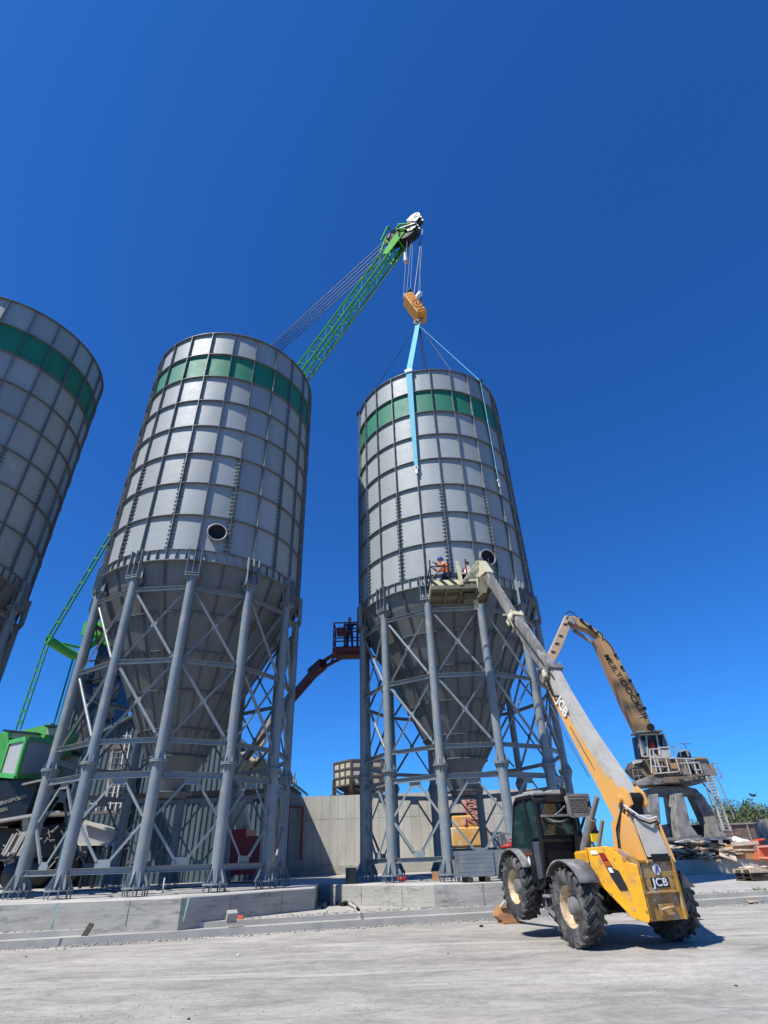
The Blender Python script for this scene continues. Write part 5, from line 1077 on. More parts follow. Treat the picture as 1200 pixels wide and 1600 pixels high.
# outrigger foot in front of the machine
mb = MB(); mb.prism([(-.45, 5.15, .18), (-.30, 5.15, .42), (.15, 5.0, .50), (.25, 5.0, .16), (.1, 5.0, .05), (-.3, 5.1, .05)], (0, .35, 0)); mb.box((-.05, 5.2, .025), (.6, .45, .05)); of = mb.build('outrigger', M['ochre_orange'], TH)
mb = MB(); mb.tube((-.35, 5.1, .40), (.05, 4.7, .85), .035); mb.bar((.0, 5.0, .4), (.0, 2.8, .85), .2, .2); mb.build('outrigger_ram', M['dock_light'], of)

# ================================================================ work platform on the boom with two workers
PY = 20.3
pf = empty('work_platform', at(725, 925, PY)); tag(pf, 'work platform with hazard stripes held against the right silo by the telehandler boom', 'work platform')
q0, q1, q2, q3 = at(674, 934, PY - .1), at(776, 930, PY - .1), at(768, 905, PY + 1.2), at(694, 905, PY + 1.2)
fl = q0.z + .30; x0, x1 = q0.x + .05, q1.x - .1; y0, y1 = PY - .1, PY + 1.5; fl = at(690, 912, PY - .1).z
mb = MB(); mb.box(((x0 + x1) / 2, (y0 + y1) / 2, fl - .05), (x1 - x0 - .06, y1 - y0 - .06, .05)); 
for k in range(5): x = x0 + (x1 - x0) * k / 4; mb.bar((x, y0 + .05, fl - .14), (x, y1 - .05, fl - .14), .07, .14)
for k in range(3): y = y0 + (y1 - y0) * k / 2; mb.bar((x0, y, fl - .17), (x1, y, fl - .17), .07, .16)
mb.box(((x0 + x1) / 2 + .4, (y0 + y1) / 2 + .1, fl - .3), (.5, .5, .25)); mb.build('deck', mat('deck_underside', (.16, .15, .10), (.10, .095, .07), 2, .7), pf)
mb = MB(); mb.box(((x0 + x1) / 2 - (x1 - x0) * .24, y0 - .01, fl + .0), ((x1 - x0) * .5, .03, .30)); mb.build('toe_board', M['hazard'], pf)
mb = MB(); mb.box((x0 - .01, (y0 + y1) / 2, fl), (.03, y1 - y0, .30)); mb.box((x1 - .25, y0 - .01, fl - .02), (.5, .03, .2)); mb.build('toe_board', M['cream'], pf)
mb = MB()
rails = [(x0, y0), (x0 + .75, y0), (x0 + 1.5, y0), (x1, y0), (x1, y1), (x0 + 1.4, y1), (x0 + .1, y1)]
for x, y in rails: mb.tube((x, y, fl), (x, y, fl + 1.1), .028, n=6)
for z in (.55, 1.1):
    mb.path([(x0, y0, fl + z * .72), (x0, y1, fl + z * .95), (x1, y1, fl + z * 1.05), (x1, y0, fl + z)], .028)
mb.path([(x0, y0, fl + .79), (x0 + .8, y0, fl + .79)], .028); mb.tube((x0, y0, fl + .2), (x0 + .5, y0, fl + .75), .028, n=6)
mb.build('guard_rail', M['blackpaint'], pf)
mb = MB(); mb.bar((x0 + 1.22, y0 - .05, fl - .1), (x0 + 1.15, y0 - .02, fl + 1.0), .16, .05, (0, 1, 0)); mb.bar((x0 + 1.75, y0 + .3, fl + .1), (x0 + 1.7, y0 + .4, fl + .95), .08, .08); mb.bar((x0 + 1.95, y0 + .3, fl + .1), (x0 + 2.05, y0 + .4, fl + .95), .08, .08); mb.box((x0 + 1.55, y0 + .1, fl + .12), (.6, .2, .1)); mb.box((x0 + 1.6, y0 + .5, fl + .62), (.7, .3, .06)); mb.build('coupling_frame', M['cream'], pf)
mb = MB(); mb.box((x0 + 1.55, y0 + .7, fl + .33), (.9, .5, .45)); mb.box((x1 - .35, y0 + .4, fl + .3), (.5, .6, .5)); mb.build('tool_box', M['black'], pf)
mb = MB(); mb.bar((x1 - .62, y0 + .9, fl - .25), (x1 - .62, y0 + .9, fl - .75), .18, .2); mb.bar((x1 - .62, y0 + .9, fl - .3), (x1 - .3, y0 + .6, fl - .1), .1, .1); mb.build('rotator', M['cream'], pf)
def P3(x, y, z): return V((x0 + x, y0 + y, fl + z))
person('worker in orange vest and blue helmet crouching at the platform rail', dict(pel=P3(.78, .35, .42), che=P3(.72, .35, .86), nec=P3(.62, .35, 1.08), hea=P3(.50, .35, 1.24), shL=P3(.66, .16, .98), elL=P3(.42, .10, .86), haL=P3(.22, .08, 1.0), shR=P3(.66, .54, .98), elR=P3(.42, .62, .85), haR=P3(.2, .6, 1.0),
    hiL=P3(.78, .22, .40), knL=P3(.45, .18, .50), foL=P3(.55, .2, .08), toL=P3(.38, .2, .05), hiR=P3(.78, .5, .40), knR=P3(.45, .55, .48), foR=P3(.6, .55, .08), toR=P3(.42, .55, .05), face=P3(-.5, .35, 1.3)), ['vest', 'navy', 'skin', 'hair'], P3(.6, .35, .0), None, 'helmet_blue', 1.25)
person('worker in pale pink shirt standing low behind the platform frame', dict(pel=P3(1.70, 1.0, .52), che=P3(1.73, 1.0, .92), nec=P3(1.73, 1.0, 1.16), hea=P3(1.72, 1.0, 1.33), shL=P3(1.56, 1.0, .99), elL=P3(1.44, .9, .78), haL=P3(1.48, .7, .92), shR=P3(1.92, 1.0, .99), elR=P3(2.08, .9, .68), haR=P3(2.06, .7, .84),
    hiL=P3(1.60, 1.0, .32), knL=P3(1.48, .75, .42), foL=P3(1.53, .95, .06), toL=P3(1.53, .8, .04), hiR=P3(1.82, 1.0, .32), knR=P3(1.94, .75, .42), foR=P3(1.88, .95, .06), toR=P3(1.88, .8, .04), face=P3(1.73, 3, 1.1)), ['shirt', 'navy', 'skin', 'hair'], P3(1.45, 1.0, 0), rmul=1.2)
bcx = bc
def PB(x, y, z): return bcx + V((x, y, z + .16))
person('dark clothed worker standing in the red basket beside the right silo', dict(pel=PB(.05, 0, .92), che=PB(.06, 0, 1.28), nec=PB(.05, 0, 1.50), hea=PB(.03, 0, 1.66), shL=PB(-.14, 0, 1.42), elL=PB(-.3, -.05, 1.18), haL=PB(-.28, -.25, 1.1), shR=PB(.26, 0, 1.42), elR=PB(.5, 0, 1.35), haR=PB(.72, 0, 1.5),
    hiL=PB(-.04, 0, .88), knL=PB(-.06, -.02, .48), foL=PB(-.07, 0, .06), toL=PB(-.07, -.16, .04), hiR=PB(.15, 0, .88), knR=PB(.17, -.02, .48), foR=PB(.18, 0, .06), toR=PB(.18, -.16, .04)), ['navy', 'navy', 'skin', 'hair'], PB(.05, 0, 0), None, None)

# ================================================================ tracked material handler on its tall portal, far right
tag(MB().prism([(11.5, 42.6, .31), (70, 47, .31), (90, 110, .31), (30, 110, .31)], (0, 0, .79)).build('raised_yard', M['slab']), None, None, None, 'structure')
DY = 48.0
M['dock_brown'] = mat('docker_grimy_tan', (0.26, 0.18, 0.11), (0.13, 0.10, 0.075), 1.5, .7, dirt=(.06, .055, .05), dirt_amt=.4)
dk = empty('material_handler', (at(1080, 1335, DY).x, DY, .3)); tag(dk, 'tan material handler on a tall four legged tracked portal', 'material handler')
def flat(mb, px, Y, depth): mb.prism([at(u, v, Y) for u, v in px], (0, depth, 0)); return mb
# main boom, knuckle, stick
mb = MB()
flat(mb, [(1022, 1143), (1001, 1143), (985, 1108), (960, 1052), (943, 1012), (934, 994), (921, 984), (890, 974), (889, 963), (900, 962), (925, 978), (941, 992), (957, 1010), (966, 1026), (1000, 1088)], DY, .95)
dkb = mb.build('main_boom', M['tan'], dk, bevel=.06)
mb = MB(); flat(mb, [(1001, 1143), (995, 1143), (978, 1110), (953, 1055), (935, 1012), (928, 1000), (934, 996), (943, 1012), (960, 1052), (985, 1108)], DY + .05, .85); mb.build('boom_under_plate', mat('docker_brown', (0.36, 0.20, 0.09), (0.30, 0.165, 0.075), 1, .6), dkb)
mb = MB(); flat(mb, [(884, 960), (892, 966), (893, 976), (876, 1018), (866, 1035), (852, 1034), (858, 1018), (873, 985)], DY + .15, .7); mb.build('stick', mat('stick_tan', (0.52, 0.38, 0.26), (0.42, 0.3, 0.2), 1, .6), dk, bevel=.05)
mb = MB(); mb.bar(at(895, 984, DY + .4), at(924, 1003, DY + .4), .2, .3); mb.bar(at(889, 969, DY - .1), at(898, 975, DY - .1), .8, .5); mb.build('stick_cylinder', M['dock_grey'], dk)
mb = MB(); mb.path([at(882, 962, DY), at(888, 955, DY), at(896, 958, DY), at(902, 964, DY)], .05); mb.path([at(930, 992, DY), at(934, 986, DY), at(941, 992, DY), at(942, 1001, DY)], .05); mb.path([at(944, 998, DY), at(955, 1010, DY), at(960, 1020, DY)], .06); mb.path([at(905, 967, DY - .1), at(935, 992, DY - .1)], .05); mb.build('hydraulic_hose', M['black'], dk)
for (u, v) in ((961, 1024), (971, 1043), (984, 1064), (996, 1086), (1007, 1107), (908, 969), (922, 979)): MB().box(at(u, v, DY), (.22, .3, .22)).build('boom_lug', M['blackpaint'], dkb)
for (u, v) in ((883, 975), (876, 993), (870, 1005), (864, 1018)): MB().box(at(u, v, DY + .12), (.35, .1, .08)).build('stick_clamp', M['blackpaint'], dk)
dx = (at(1003, 1112, DY) - at(944, 1020, DY)).normalized()
text_obj('lettering', 'MULTIDOCKER', .66, M['black'], dkb, at(977, 1071, DY - .06), dx, V((.9, 0, .5)), bold=.008, sx=1.22, spacing=1.10)
mb = MB(); mb.bar(at(998, 1121, DY - .03), at(1012, 1116, DY - .03), .03, .05); mb.build('weld_seam', M['dock_light'], dkb)
mb = MB(); c = at(1016, 1137, DY - .05); mb.tube(c, c + V((0, -.25, 0)), .28, n=14); mb.build('boom_lamp', M['black'], dkb)
# cab
mb = MB(); flat(mb, [(1004, 1182), (998, 1148), (1036, 1147), (1046, 1181)], DY + .5, 1.6); cb = mb.build('cab', mat('cab_dark_interior', (.02, .02, .03), None, 3, .5), dk)
mb = MB()
def line(mb, pts, Y, w_=.14, d_=.12):
    P_ = [at(u, v, Y) for u, v in pts]
    for a, b in zip(P_, P_[1:]): mb.bar(a, b, d_, w_, (0, 1, 0) if abs((b - a).normalized().y) < .9 else (0, 0, 1))
    return mb
line(mb, [(1004, 1182), (998, 1148), (1036, 1147), (1044, 1168), (1047, 1182), (1004, 1182)], DY + .4, .18); line(mb, [(1012, 1182), (1009, 1148)], DY + .38, .16); line(mb, [(1031, 1180), (1025, 1148)], DY + .38, .16); line(mb, [(1030, 1168), (1045, 1168)], DY + .38, .2)
mb.build('cab_frame', M['dock_light'], cb)
mb = MB(); mb.bar(at(990, 1146, DY + .6), at(1030, 1144, DY + .6), 1.6, .12); mb.bar(at(998, 1150, DY + .3), at(1006, 1178, DY + .3), .08, .15); mb.build('cab_roof', M['dock_grey'], cb)
mb = MB(); flat(mb, [(1001, 1158), (1009, 1157), (1012, 1177), (1004, 1178)], DY + .36, .05); flat(mb, [(1034, 1150), (1042, 1166), (1036, 1166)], DY + .36, .05); mb.build('cab_window', mat('pale_glass', (.14, .24, .28), (.08, .14, .17), 2, .1), cb)
mb = MB(); flat(mb, [(1032, 1170), (1046, 1170), (1048, 1181), (1033, 1181)], DY + .35, .1); mb.build('cab_panel', M['dock_light'], cb)
sx0 = at(1018, 1172, DY + 1.0)
mb = MB(); mb.ball(sx0 + V((-.1, -.5, .25)), (.3, .2, .4)); mb.build('seat', M['red'], cb)
# deck and machinery house
mb = MB(); flat(mb, [(998, 1186), (993, 1198), (1008, 1213), (1018, 1222), (1062, 1218), (1068, 1206), (1066, 1184)], DY + .2, 2.6); hs = mb.build('slew_body', M['dock_brown'], dk, bevel=.04)
mb = MB(); flat(mb, [(1066, 1184), (1068, 1212), (1117, 1211), (1104, 1184)], DY + .2, 2.8); flat(mb, [(1086, 1184), (1104, 1183), (1118, 1211), (1096, 1211)], DY + .1, .3); mb.build('engine_house', M['dock_grey'], dk)
mb = MB(); flat(mb, [(1000, 1222), (1010, 1214), (1060, 1215), (1100, 1214), (1120, 1214), (1105, 1222), (1050, 1224), (1008, 1226)], DY - .3, 3.4); mb.bar(at(996, 1225, DY - .5), at(1024, 1224, DY - .5), .7, .2); mb.build('lower_deck', M['dock_grey'], dk)
mb = MB(); flat(mb, [(1038, 1214), (1066, 1213), (1064, 1222), (1040, 1223)], DY - .5, .3); mb.bar(at(1060, 1216, DY - .6), at(1100, 1210, DY - .6), .3, .18); mb.build('tan_plate', M['dock_brown'], dk)
mb = MB(); mb.tube(at(1045, 1230, DY + 1.5), at(1045, 1222, DY + 1.5), 1.3, n=24); mb.build('slew_ring', M['blackpaint'], dk)
mb = MB()
for (a, b, c, d) in ((1000, 1188, 1010, 1204), (1013, 1187, 1026, 1210), (1030, 1190, 1036, 1208), (1048, 1186, 1054, 1206), (1070, 1190, 1082, 1208), (1086, 1192, 1096, 1208)):
    flat(mb, [(a, b), (a + 7, b), (c + 5, d), (c - 2, d)], DY + .05, .2)
mb.build('dark_hatches', M['black'], hs)
for (a, b, c, d) in ((1026, 1192, 1037, 1204), (1047, 1192, 1058, 1204), (1018, 1196, 1024, 1210)):
    MB().prism([at(a, b, DY), at(c - 2, b, DY), at(c + 1, d, DY), at(a + 3, d, DY)], (0, .1, 0)).build('tan_cover', M['tan'], hs)
mb = MB(); flat(mb, [(1108, 1194), (1112, 1192), (1121, 1211), (1117, 1211)], DY + .0, .3); flat(mb, [(1086, 1183), (1104, 1183), (1105, 1186), (1087, 1186)], DY - .05, .4); mb.build('counterweight_trim', M['tan'], dk)
mb = MB(); flat(mb, [(992, 1188), (1004, 1187), (1003, 1191), (993, 1193)], DY + .0, .6); mb.build('front_bumper', M['dock_light'], dk)
# railings, ladders
def rails(name, px_posts, Y, mats_='dock_light', r_=.05):
    for u0, v0, u1, v1 in px_posts: MB().tube(at(u0, v0, Y), at(u1, v1, Y), r_, n=5).build(name, M[mats_], dk)
rails('railing_post', [(1015, 1170, 1019, 1208), (1020, 1170, 1026, 1206), (1024, 1178, 1033, 1206), (1030, 1170, 1033, 1182), (1041, 1186, 1046, 1206), (1056, 1186, 1062, 1205), (1072, 1186, 1080, 1210), (1084, 1190, 1090, 1212), (1091, 1190, 1099, 1212), (1030, 1172, 1031, 1180)], DY - .4, r_=.07)
rails('handrail', [(1014, 1171, 1032, 1170), (1018, 1184, 1086, 1186), (1062, 1193, 1092, 1192), (1022, 1209, 1060, 1206), (1085, 1203, 1096, 1203), (1084, 1192, 1092, 1192), (1018, 1198, 1044, 1198)], DY - .4, r_=.06)
rails('railing_post', [(988, 1203, 992, 1224), (996, 1203, 1000, 1222), (1051, 1166, 1053, 1182), (1056, 1166, 1058, 1182), (1060, 1162, 1064, 1182), (1069, 1162, 1073, 1170), (1112, 1193, 1120, 1214), (1120, 1192, 1126, 1214), (1126, 1206, 1128, 1215)], DY - .2, 'dock_grey', .03)
rails('handrail', [(988, 1203, 1004, 1203), (989, 1213, 1003, 1212), (992, 1224, 1004, 1223), (1046, 1166, 1057, 1166), (1060, 1162, 1080, 1162), (1112, 1193, 1120, 1192), (1116, 1202, 1124, 1201), (1122, 1215, 1129, 1215), (998, 1163, 998, 1168)], DY - .2, 'dock_grey', .03)
mb = MB(); flat(mb, [(1064, 1184), (1068, 1172), (1076, 1172), (1081, 1183)], DY + .5, 1); mb.build('air_intake', M['blackpaint'], dk)
mb = MB(); line(mb, [(1062, 1174), (1070, 1172), (1078, 1175)], DY + .4, .12); line(mb, [(1072, 1172), (1076, 1182)], DY + .35, .12); mb.build('intake_frame', M['dock_light'], dk)
for (a, b, c, d) in ((1104, 1214, 1132, 1300), (1112, 1213, 1142, 1300)):
    MB().bar(at(a, b, DY - 1), at(c, d, DY - 3.2), .14, .22).build('ladder_rail', M['dock_grey'], dk)
for k in range(17):
    t = (k + .5) / 17; p = at(1104, 1214, DY - 1).lerp(at(1132, 1300, DY - 3.2), t); q = at(1112, 1213, DY - 1).lerp(at(1142, 1300, DY - 3.2), t); MB().bar(p, q, .25, .08).build('ladder_tread', M['dock_grey'], dk)
rails('ladder_handrail', [(1121, 1216, 1148, 1280), (1100, 1220, 1126, 1300)], DY - 1.6, 'dock_grey', .045)
rails('stay_cable', [(1098, 1224, 1125, 1256), (1134, 1268, 1146, 1268)], DY - .8, 'blackpaint', .05)
# portal legs: arched top, four splayed tapering legs, crossbeam
mb = MB(); flat(mb, [(1013, 1240), (1015, 1232), (1026, 1230), (1045, 1228), (1070, 1228), (1088, 1232), (1096, 1240), (1088, 1243), (1082, 1242), (1062, 1241), (1046, 1243), (1030, 1243), (1018, 1246)], DY + .4, 1.5); mb.build('portal_arch', M['dock_grey'], dk, bevel=.08)
def leg_(pts, Y, d_, m_='dock_grey', nm='portal_leg'): return flat(MB(), pts, Y, d_).build(nm, M[m_], dk, bevel=.06)
leg_([(1013, 1242), (1029, 1240), (1034, 1300), (1036, 1309), (1021, 1309), (1014, 1290)], DY - .6, 1.2)
leg_([(1055, 1240), (1068, 1239), (1080, 1290), (1094, 1308), (1062, 1310), (1058, 1290)], DY - .9, 1.3)
leg_([(1043, 1240), (1056, 1240), (1062, 1290), (1064, 1310), (1052, 1310), (1050, 1285)], DY + 1.6, 1.0)
leg_([(1082, 1240), (1097, 1240), (1112, 1264), (1138, 1308), (1108, 1309), (1104, 1288)], DY + .5, 1.2)
mb = MB(); flat(mb, [(1043, 1288), (1054, 1286), (1061, 1292), (1062, 1305), (1052, 1310), (1040, 1308)], DY + .5, 1.4); mb.build('cable_drum', M['dock_grey'], dk)
mb = MB(); flat(mb, [(1083, 1289), (1092, 1288), (1101, 1303), (1090, 1306), (1084, 1303)], DY + 1.2, .8); mb.build('drive_box', M['black'], dk)
mb = MB(); flat(mb, [(1014, 1309), (1140, 1307), (1142, 1311), (1016, 1314)], DY - .9, 4.2); flat(mb, [(1028, 1313), (1064, 1311), (1062, 1320), (1045, 1326), (1030, 1322)], DY - .6, 3); mb.build('portal_base', M['dock_grey'], dk)
# tracks
def track(Y, off):
    A_ = [(1052, 1328), (1054, 1321), (1066, 1315), (1085, 1312), (1152, 1309), (1160, 1318), (1154, 1331), (1070, 1336), (1056, 1334)]
    A_ = [(u + off, v) for u, v in A_]
    mb = MB(); P_ = [at(u, v, Y) for u, v in A_]; n_ = len(P_)
    rng = []
    for i in range(n_):
        a, b = P_[i], P_[(i + 1) % n_]; L_ = (b - a).length; k = max(1, int(L_ / .32))
        for j in range(k): rng.append((a.lerp(b, (j + .5) / k), (b - a).normalized(), L_ / k))
    for c, d, l in rng: mb.bar(c - d * l * .47 + V((0, .45, 0)), c + d * l * .47 + V((0, .45, 0)), 1.0, .13, V((-d.z, 0, d.x)))
    t = mb.build('crawler_track', M['track_pale'], dk)
    mb = MB(); cc = sum(P_, V((0, 0, 0))) / n_; mb.prism([cc + (p - cc) * .80 + V((0, .15, 0)) for p in P_], (0, .6, 0)); mb.build('track_frame', M['black'], t)
    for u in (1066, 1082, 1098, 1114, 1130, 1146):
        c = at(u + off, 1325, Y - .02); MB().tube(c, c + V((0, .2, 0)), .25, n=12).build('roller', M['dock_grey'], t)
    MB().bar(at(1125 + off, 1312, Y - .1), at(1127 + off, 1324, Y - .1), .2, .25, (0, 1, 0)).build('track_bracket', M['dock_light'], t)
M['track_pale'] = mat('dusty_track_shoe', (.52, .50, .47), (.3, .29, .27), 3, .8)
track(DY - 3.2, 0)
mb = MB()
P_ = [at(u, v, DY + 4) for u, v in ((1022, 1314), (1060, 1312), (1062, 1330), (1030, 1330))]; mb.prism(P_, (0, 1, 0)); mb.build('far_track', M['blackpaint'], dk)

# ================================================================ yard objects on the right
def boards(name, cx0, cx1, Y0, Y1, z, n_, label, seed):
    rn = random.Random(seed); root = empty(name, ((cx0 + cx1) / 2, (Y0 + Y1) / 2, z)); tag(root, label, 'timber pile')
    for k in range(n_):
        c = V((rn.uniform(cx0, cx1), rn.uniform(Y0, Y1), 0)); hh = max(0, 1 - abs((c.x - (cx0 + cx1) / 2) / ((cx1 - cx0) / 2)) ** 2) * .95
        c.z = z + .06 + rn.random() * hh; a = rn.uniform(-.7, .9); d = V((math.cos(a), math.sin(a), rn.uniform(-.22, .22))) * rn.uniform(.6, 1.5)
        MB().bar(c - d, c + d, rn.uniform(.12, .35), rn.uniform(.04, .1), (rn.uniform(-.4, .4), rn.uniform(-.6, 0), 1)).build('board', M[rn.choice(['wood', 'wood', 'wood_pale', 'darkwood', 'dusty_wood'])], root)
    return root
M['dusty_wood'] = mat('dusty_wood', (.50, .40, .30), (.36, .28, .20), 3, .9)
pA, pB = at(1052, 1342, 43.6), at(1128, 1342, 43.6)
boards('timber_heap', pA.x + .3, pB.x + .8, 43.4, 44.6, 1.10, 110, 'heap of weathered broken boards in front of the crawler track', 5)
bo = MB().bar(at(1123, 1331, 43.4), at(1150, 1340, 43.1), 1.1, .06, (0, -.5, 1)).build('plywood_sheet', M['wood_pale']); tag(bo, 'pale plywood sheet lying on the right end of the board heap', 'board')
cr_ = empty('wooden_crate', at(1172, 1345, 43.6)); tag(cr_, 'large brown plywood crate beside the board heap', 'crate')
mb = MB(); a, b, c, d = at(1150, 1341, 43.4), at(1186, 1343, 43.4), at(1181, 1318, 43.4), at(1146, 1319, 43.4); mb.prism([a, b, c, d], (0, 1.8, 0)); mb.build('crate_body', M['plywood'], cr_)
mb = MB(); mb.bar(d + V((-.15, -.05, 0)), c + V((.15, -.05, .05)), .12, .22, (0, 0, 1)); mb.bar(a.lerp(d, .6) + V((0, -.05, 0)), b.lerp(c, .6) + V((0, -.05, 0)), .05, .1); mb.bar(c + V((0, -.05, 0)), b + V((0, -.05, 0)), .05, .12, (0, 1, 0)); mb.build('crate_edge', M['wood_pale'], cr_)
wb = MB(); rn = random.Random(9)
for k in range(8): wb.ball(at(1160, 1314, 44.0) + V((rn.uniform(-.5, .5), rn.uniform(-.3, .3), rn.uniform(-.12, .15))), (rn.uniform(.2, .35), .25, rn.uniform(.15, .25)), 8, 6)
tag(wb.build('white_sack', M['plastic_white']), 'crumpled white sack lying on top of the brown crate', 'sack')
rb = empty('red_container', at(1185, 1325, 45.0)); tag(rb, 'red plastic container behind the brown crate', 'container')
mb = MB(); mb.prism([at(1174, 1314, 45.0), at(1192, 1312, 45.0), at(1194, 1328, 45.0), at(1184, 1330, 45.0)], (0, 1.2, 0)); mb.build('body', M['red'], rb, bevel=.04); MB().bar(at(1168, 1315, 44.9), at(1193, 1311, 44.9), .3, .1).build('rim', M['orange'], rb)
ob = empty('orange_barrier', at(1200, 1345, 43.1)); tag(ob, 'bright orange plastic barrier at the right photo edge', 'barrier')
mb = MB(); mb.prism([at(1187, 1344, 42.9), at(1214, 1346, 42.9), at(1212, 1324, 42.9), at(1184, 1325, 42.9)], (0, 1.1, 0)); mb.build('body', M['orange'], ob, bevel=.05); mb = MB(); mb.bar(at(1184, 1323, 42.9), at(1214, 1321, 42.9), .5, .12); mb.bar(at(1186, 1340, 42.85), at(1214, 1341, 42.85), .1, .1); mb.build('top_edge', mat('pale_orange', (.8, .35, .22), None, 3, .6), ob)
po = MB().bar(at(1179, 1322, 43.1), at(1190, 1345, 42.9), .18, .1, (0, 1, 0)).build('plank', M['dusty']); tag(po, 'grey plank leaning between the crate and the orange barrier', 'plank')
# pallets: each one a thing
def pallet(c, rz, label, top='darkwood'):
    o_ = empty('pallet', c, rz, world_parts=False); tag(o_, label, 'pallet', 'wooden pallets stacked at the right edge')
    for k in range(6): MB().box((-.5 + .2 * k, 0, .145), (.13, 1.15, .025)).build('deck_board', M[top], o_)
    for y in (-.52, 0, .52): MB().box((0, y, .085), (1.15, .1, .09)).build('bearer', M[top], o_); MB().box((0, y, .015), (1.15, .12, .025)).build('skid', M[top], o_)
    return o_
pc = onz(1180, 1376, .30)
pallet(pc, .2, 'dark pallet lowest in the stack at the right edge'); pallet(pc + V((.02, .02, .165)), .16, 'dark pallet in the middle of the stack at the right edge'); pallet(pc + V((-.02, -.02, .33)), .23, 'pale dusty topmost pallet of the stack at the right edge', 'wood_pale')
pallet(pc + V((1.35, .15, 0)), .2, 'dark pallet beside the stack touching the photo edge')
rb_ = MB(); rn = random.Random(4)
for k in range(14): rb_.ball(pc + V((rn.uniform(-.6, 1.6), rn.uniform(-.5, .5), .50 + rn.random() * .05)), (rn.uniform(.08, .2), .12, rn.uniform(.03, .07)), 7, 5)
tag(rb_.build('rubble_pile', M['wood_pale']), 'pale rubble lying along the top of the pallets', 'rubble', None, 'stuff')
cbd = MB(); p = onz(1150, 1399, .2); cbd.prism([onz(1149, 1398, .19), onz(1170, 1397, .19), onz(1196, 1408, .04), onz(1171, 1411, .04)], (0, 0, .02)); tag(cbd.build('cardboard_sheet', mat('cardboard', (.50, .38, .28), (.42, .31, .22), 3, .9)), 'flat sheet of brown cardboard lying against the right kerb', 'cardboard')
# weeds
def weed(c, n_, h_, label, seed):
    rn = random.Random(seed); mb = MB()
    for k in range(n_):
        a = rn.uniform(0, 6.28); d = V((math.cos(a), math.sin(a), 0)); l = rn.uniform(.4, 1) * h_; s_ = V((-d.y, d.x, 0)) * .025
        t = c + d * l * .7 + V((0, 0, l * rn.uniform(.4, 1))); mb.add([c - s_, c + s_, c.lerp(t, .6) + s_ * 2 + V((0, 0, .02)), t, c.lerp(t, .6) - s_ * 2], [(0, 1, 2, 3, 4)])
    tag(mb.build('weed', M['leaf']), label, 'weed')
weed(onz(1192, 1404, .05), 60, .42, 'green weed growing at the kerb beside the cardboard', 1)
weed(onz(1084, 1408, .03), 26, .26, 'small dry weed at the kerb right of the telehandler wheel', 2)
# rusty rail wagons / brown wall and trees behind
rw = empty('freight_wagon', (at(1175, 1305, 60).x, 60, .3)); tag(rw, 'long rusty brown freight wagon in front of the far trees', 'wagon')
a, b = at(1085, 1290, 60), at(1240, 1286, 60)
mb = MB(); mb.box(((a.x + b.x) / 2 + 5, 61, a.z - 1.1), (b.x - a.x + 12, 2.4, 2.2)); mb.build('wagon_body', M['rust'], rw)
mb = MB()
for k in range(16): mb.box((a.x + 1.6 * k, 59.75, a.z - 1.1), (.14, .12, 2.2))
mb.box(((a.x + b.x) / 2 + 5, 59.75, a.z + .02), (b.x - a.x + 12, .2, .14)); mb.box(((a.x + b.x) / 2 + 5, 59.75, a.z - 1.5), (b.x - a.x + 12, .2, .14)); mb.build('wagon_ribs', mat('dusty_rib', (.28, .22, .19), None, 3, .8), rw)
mb = MB(); mb.box(((a.x + b.x) / 2 + 5, 60.6, a.z - 2.7), (b.x - a.x + 12, 1.6, 1.0)); mb.build('wagon_underframe', M['black'], rw)
cb2 = MB(); q = at(1206, 1305, 52); cb2.box(q, (1.3, 2, 1.8)); cb2.box(q + V((0, 0, 1.0)), (.9, 1.6, .3)); tag(cb2.build('machine_block', M['dock_grey']), 'dark grey machine block in front of the rusty wagon', 'machine')
def tree(x, y, h_, w_, seed, label, trunk=1.2, n_=900):
    rn = random.Random(seed); root = empty('tree', (x, y, 0)); tag(root, label, 'tree', 'trees beyond the rusty wagon')
    mb = MB(); mb.tube((x, y, 0), (x + .2, y, h_ * .5), .28, .15, n=8)
    for k in range(7): a = rn.uniform(0, 6.28); mb.tube((x + .1, y, h_ * (.25 + .03 * k)), (x + math.cos(a) * w_ * .3, y + math.sin(a) * w_ * .3, h_ * rn.uniform(.5, .8)), .1, .03, n=5)
    mb.build('trunk', M['bark'], root)
    cl = [(V((rn.gauss(0, .26) * w_, rn.gauss(0, .24) * w_, h_ * rn.uniform(.30, .90))), rn.uniform(.12, .24) * w_) for _ in range(16)]
    mb = MB()
    for k in range(n_):
        c, r_ = rn.choice(cl); d = V((rn.gauss(0, 1), rn.gauss(0, 1), rn.gauss(0, .8))).normalized() * r_ * rn.random() ** .4
        p = V((x, y, 0)) + c + d; s_ = rn.uniform(.10, .24); u_ = V((rn.gauss(0, 1), rn.gauss(0, 1), rn.gauss(0, 1))).normalized(); v_ = u_.cross(V((rn.gauss(0, 1), rn.gauss(0, 1), rn.gauss(0, 1)))).normalized()
        mb.add([p - u_ * s_, p - v_ * s_ * .5, p + u_ * s_, p + v_ * s_ * .5], [(0, 1, 2, 3)])
    mb.build('crown', M['leaf'], root)
for i, (u, v, Y, w_, lab) in enumerate([(1128, 1268, 82, 7, 'low olive tree seen through the ladder of the material handler'), (1150, 1270, 86, 6, 'small olive tree just right of the ladder'), (1187, 1257, 84, 7.5, 'tallest rounded olive tree near the right photo edge'),
        (1172, 1270, 92, 6, 'lower olive tree left of the tallest one'), (1212, 1262, 90, 8, 'olive tree cut off by the right photo edge'), (1105, 1278, 96, 6, 'low bush like tree behind the portal legs')]):
    p = at(u, v, Y); tree(p.x, Y, p.z * 1.12, w_ * 1.25, 20 + i, lab, n_=4200)

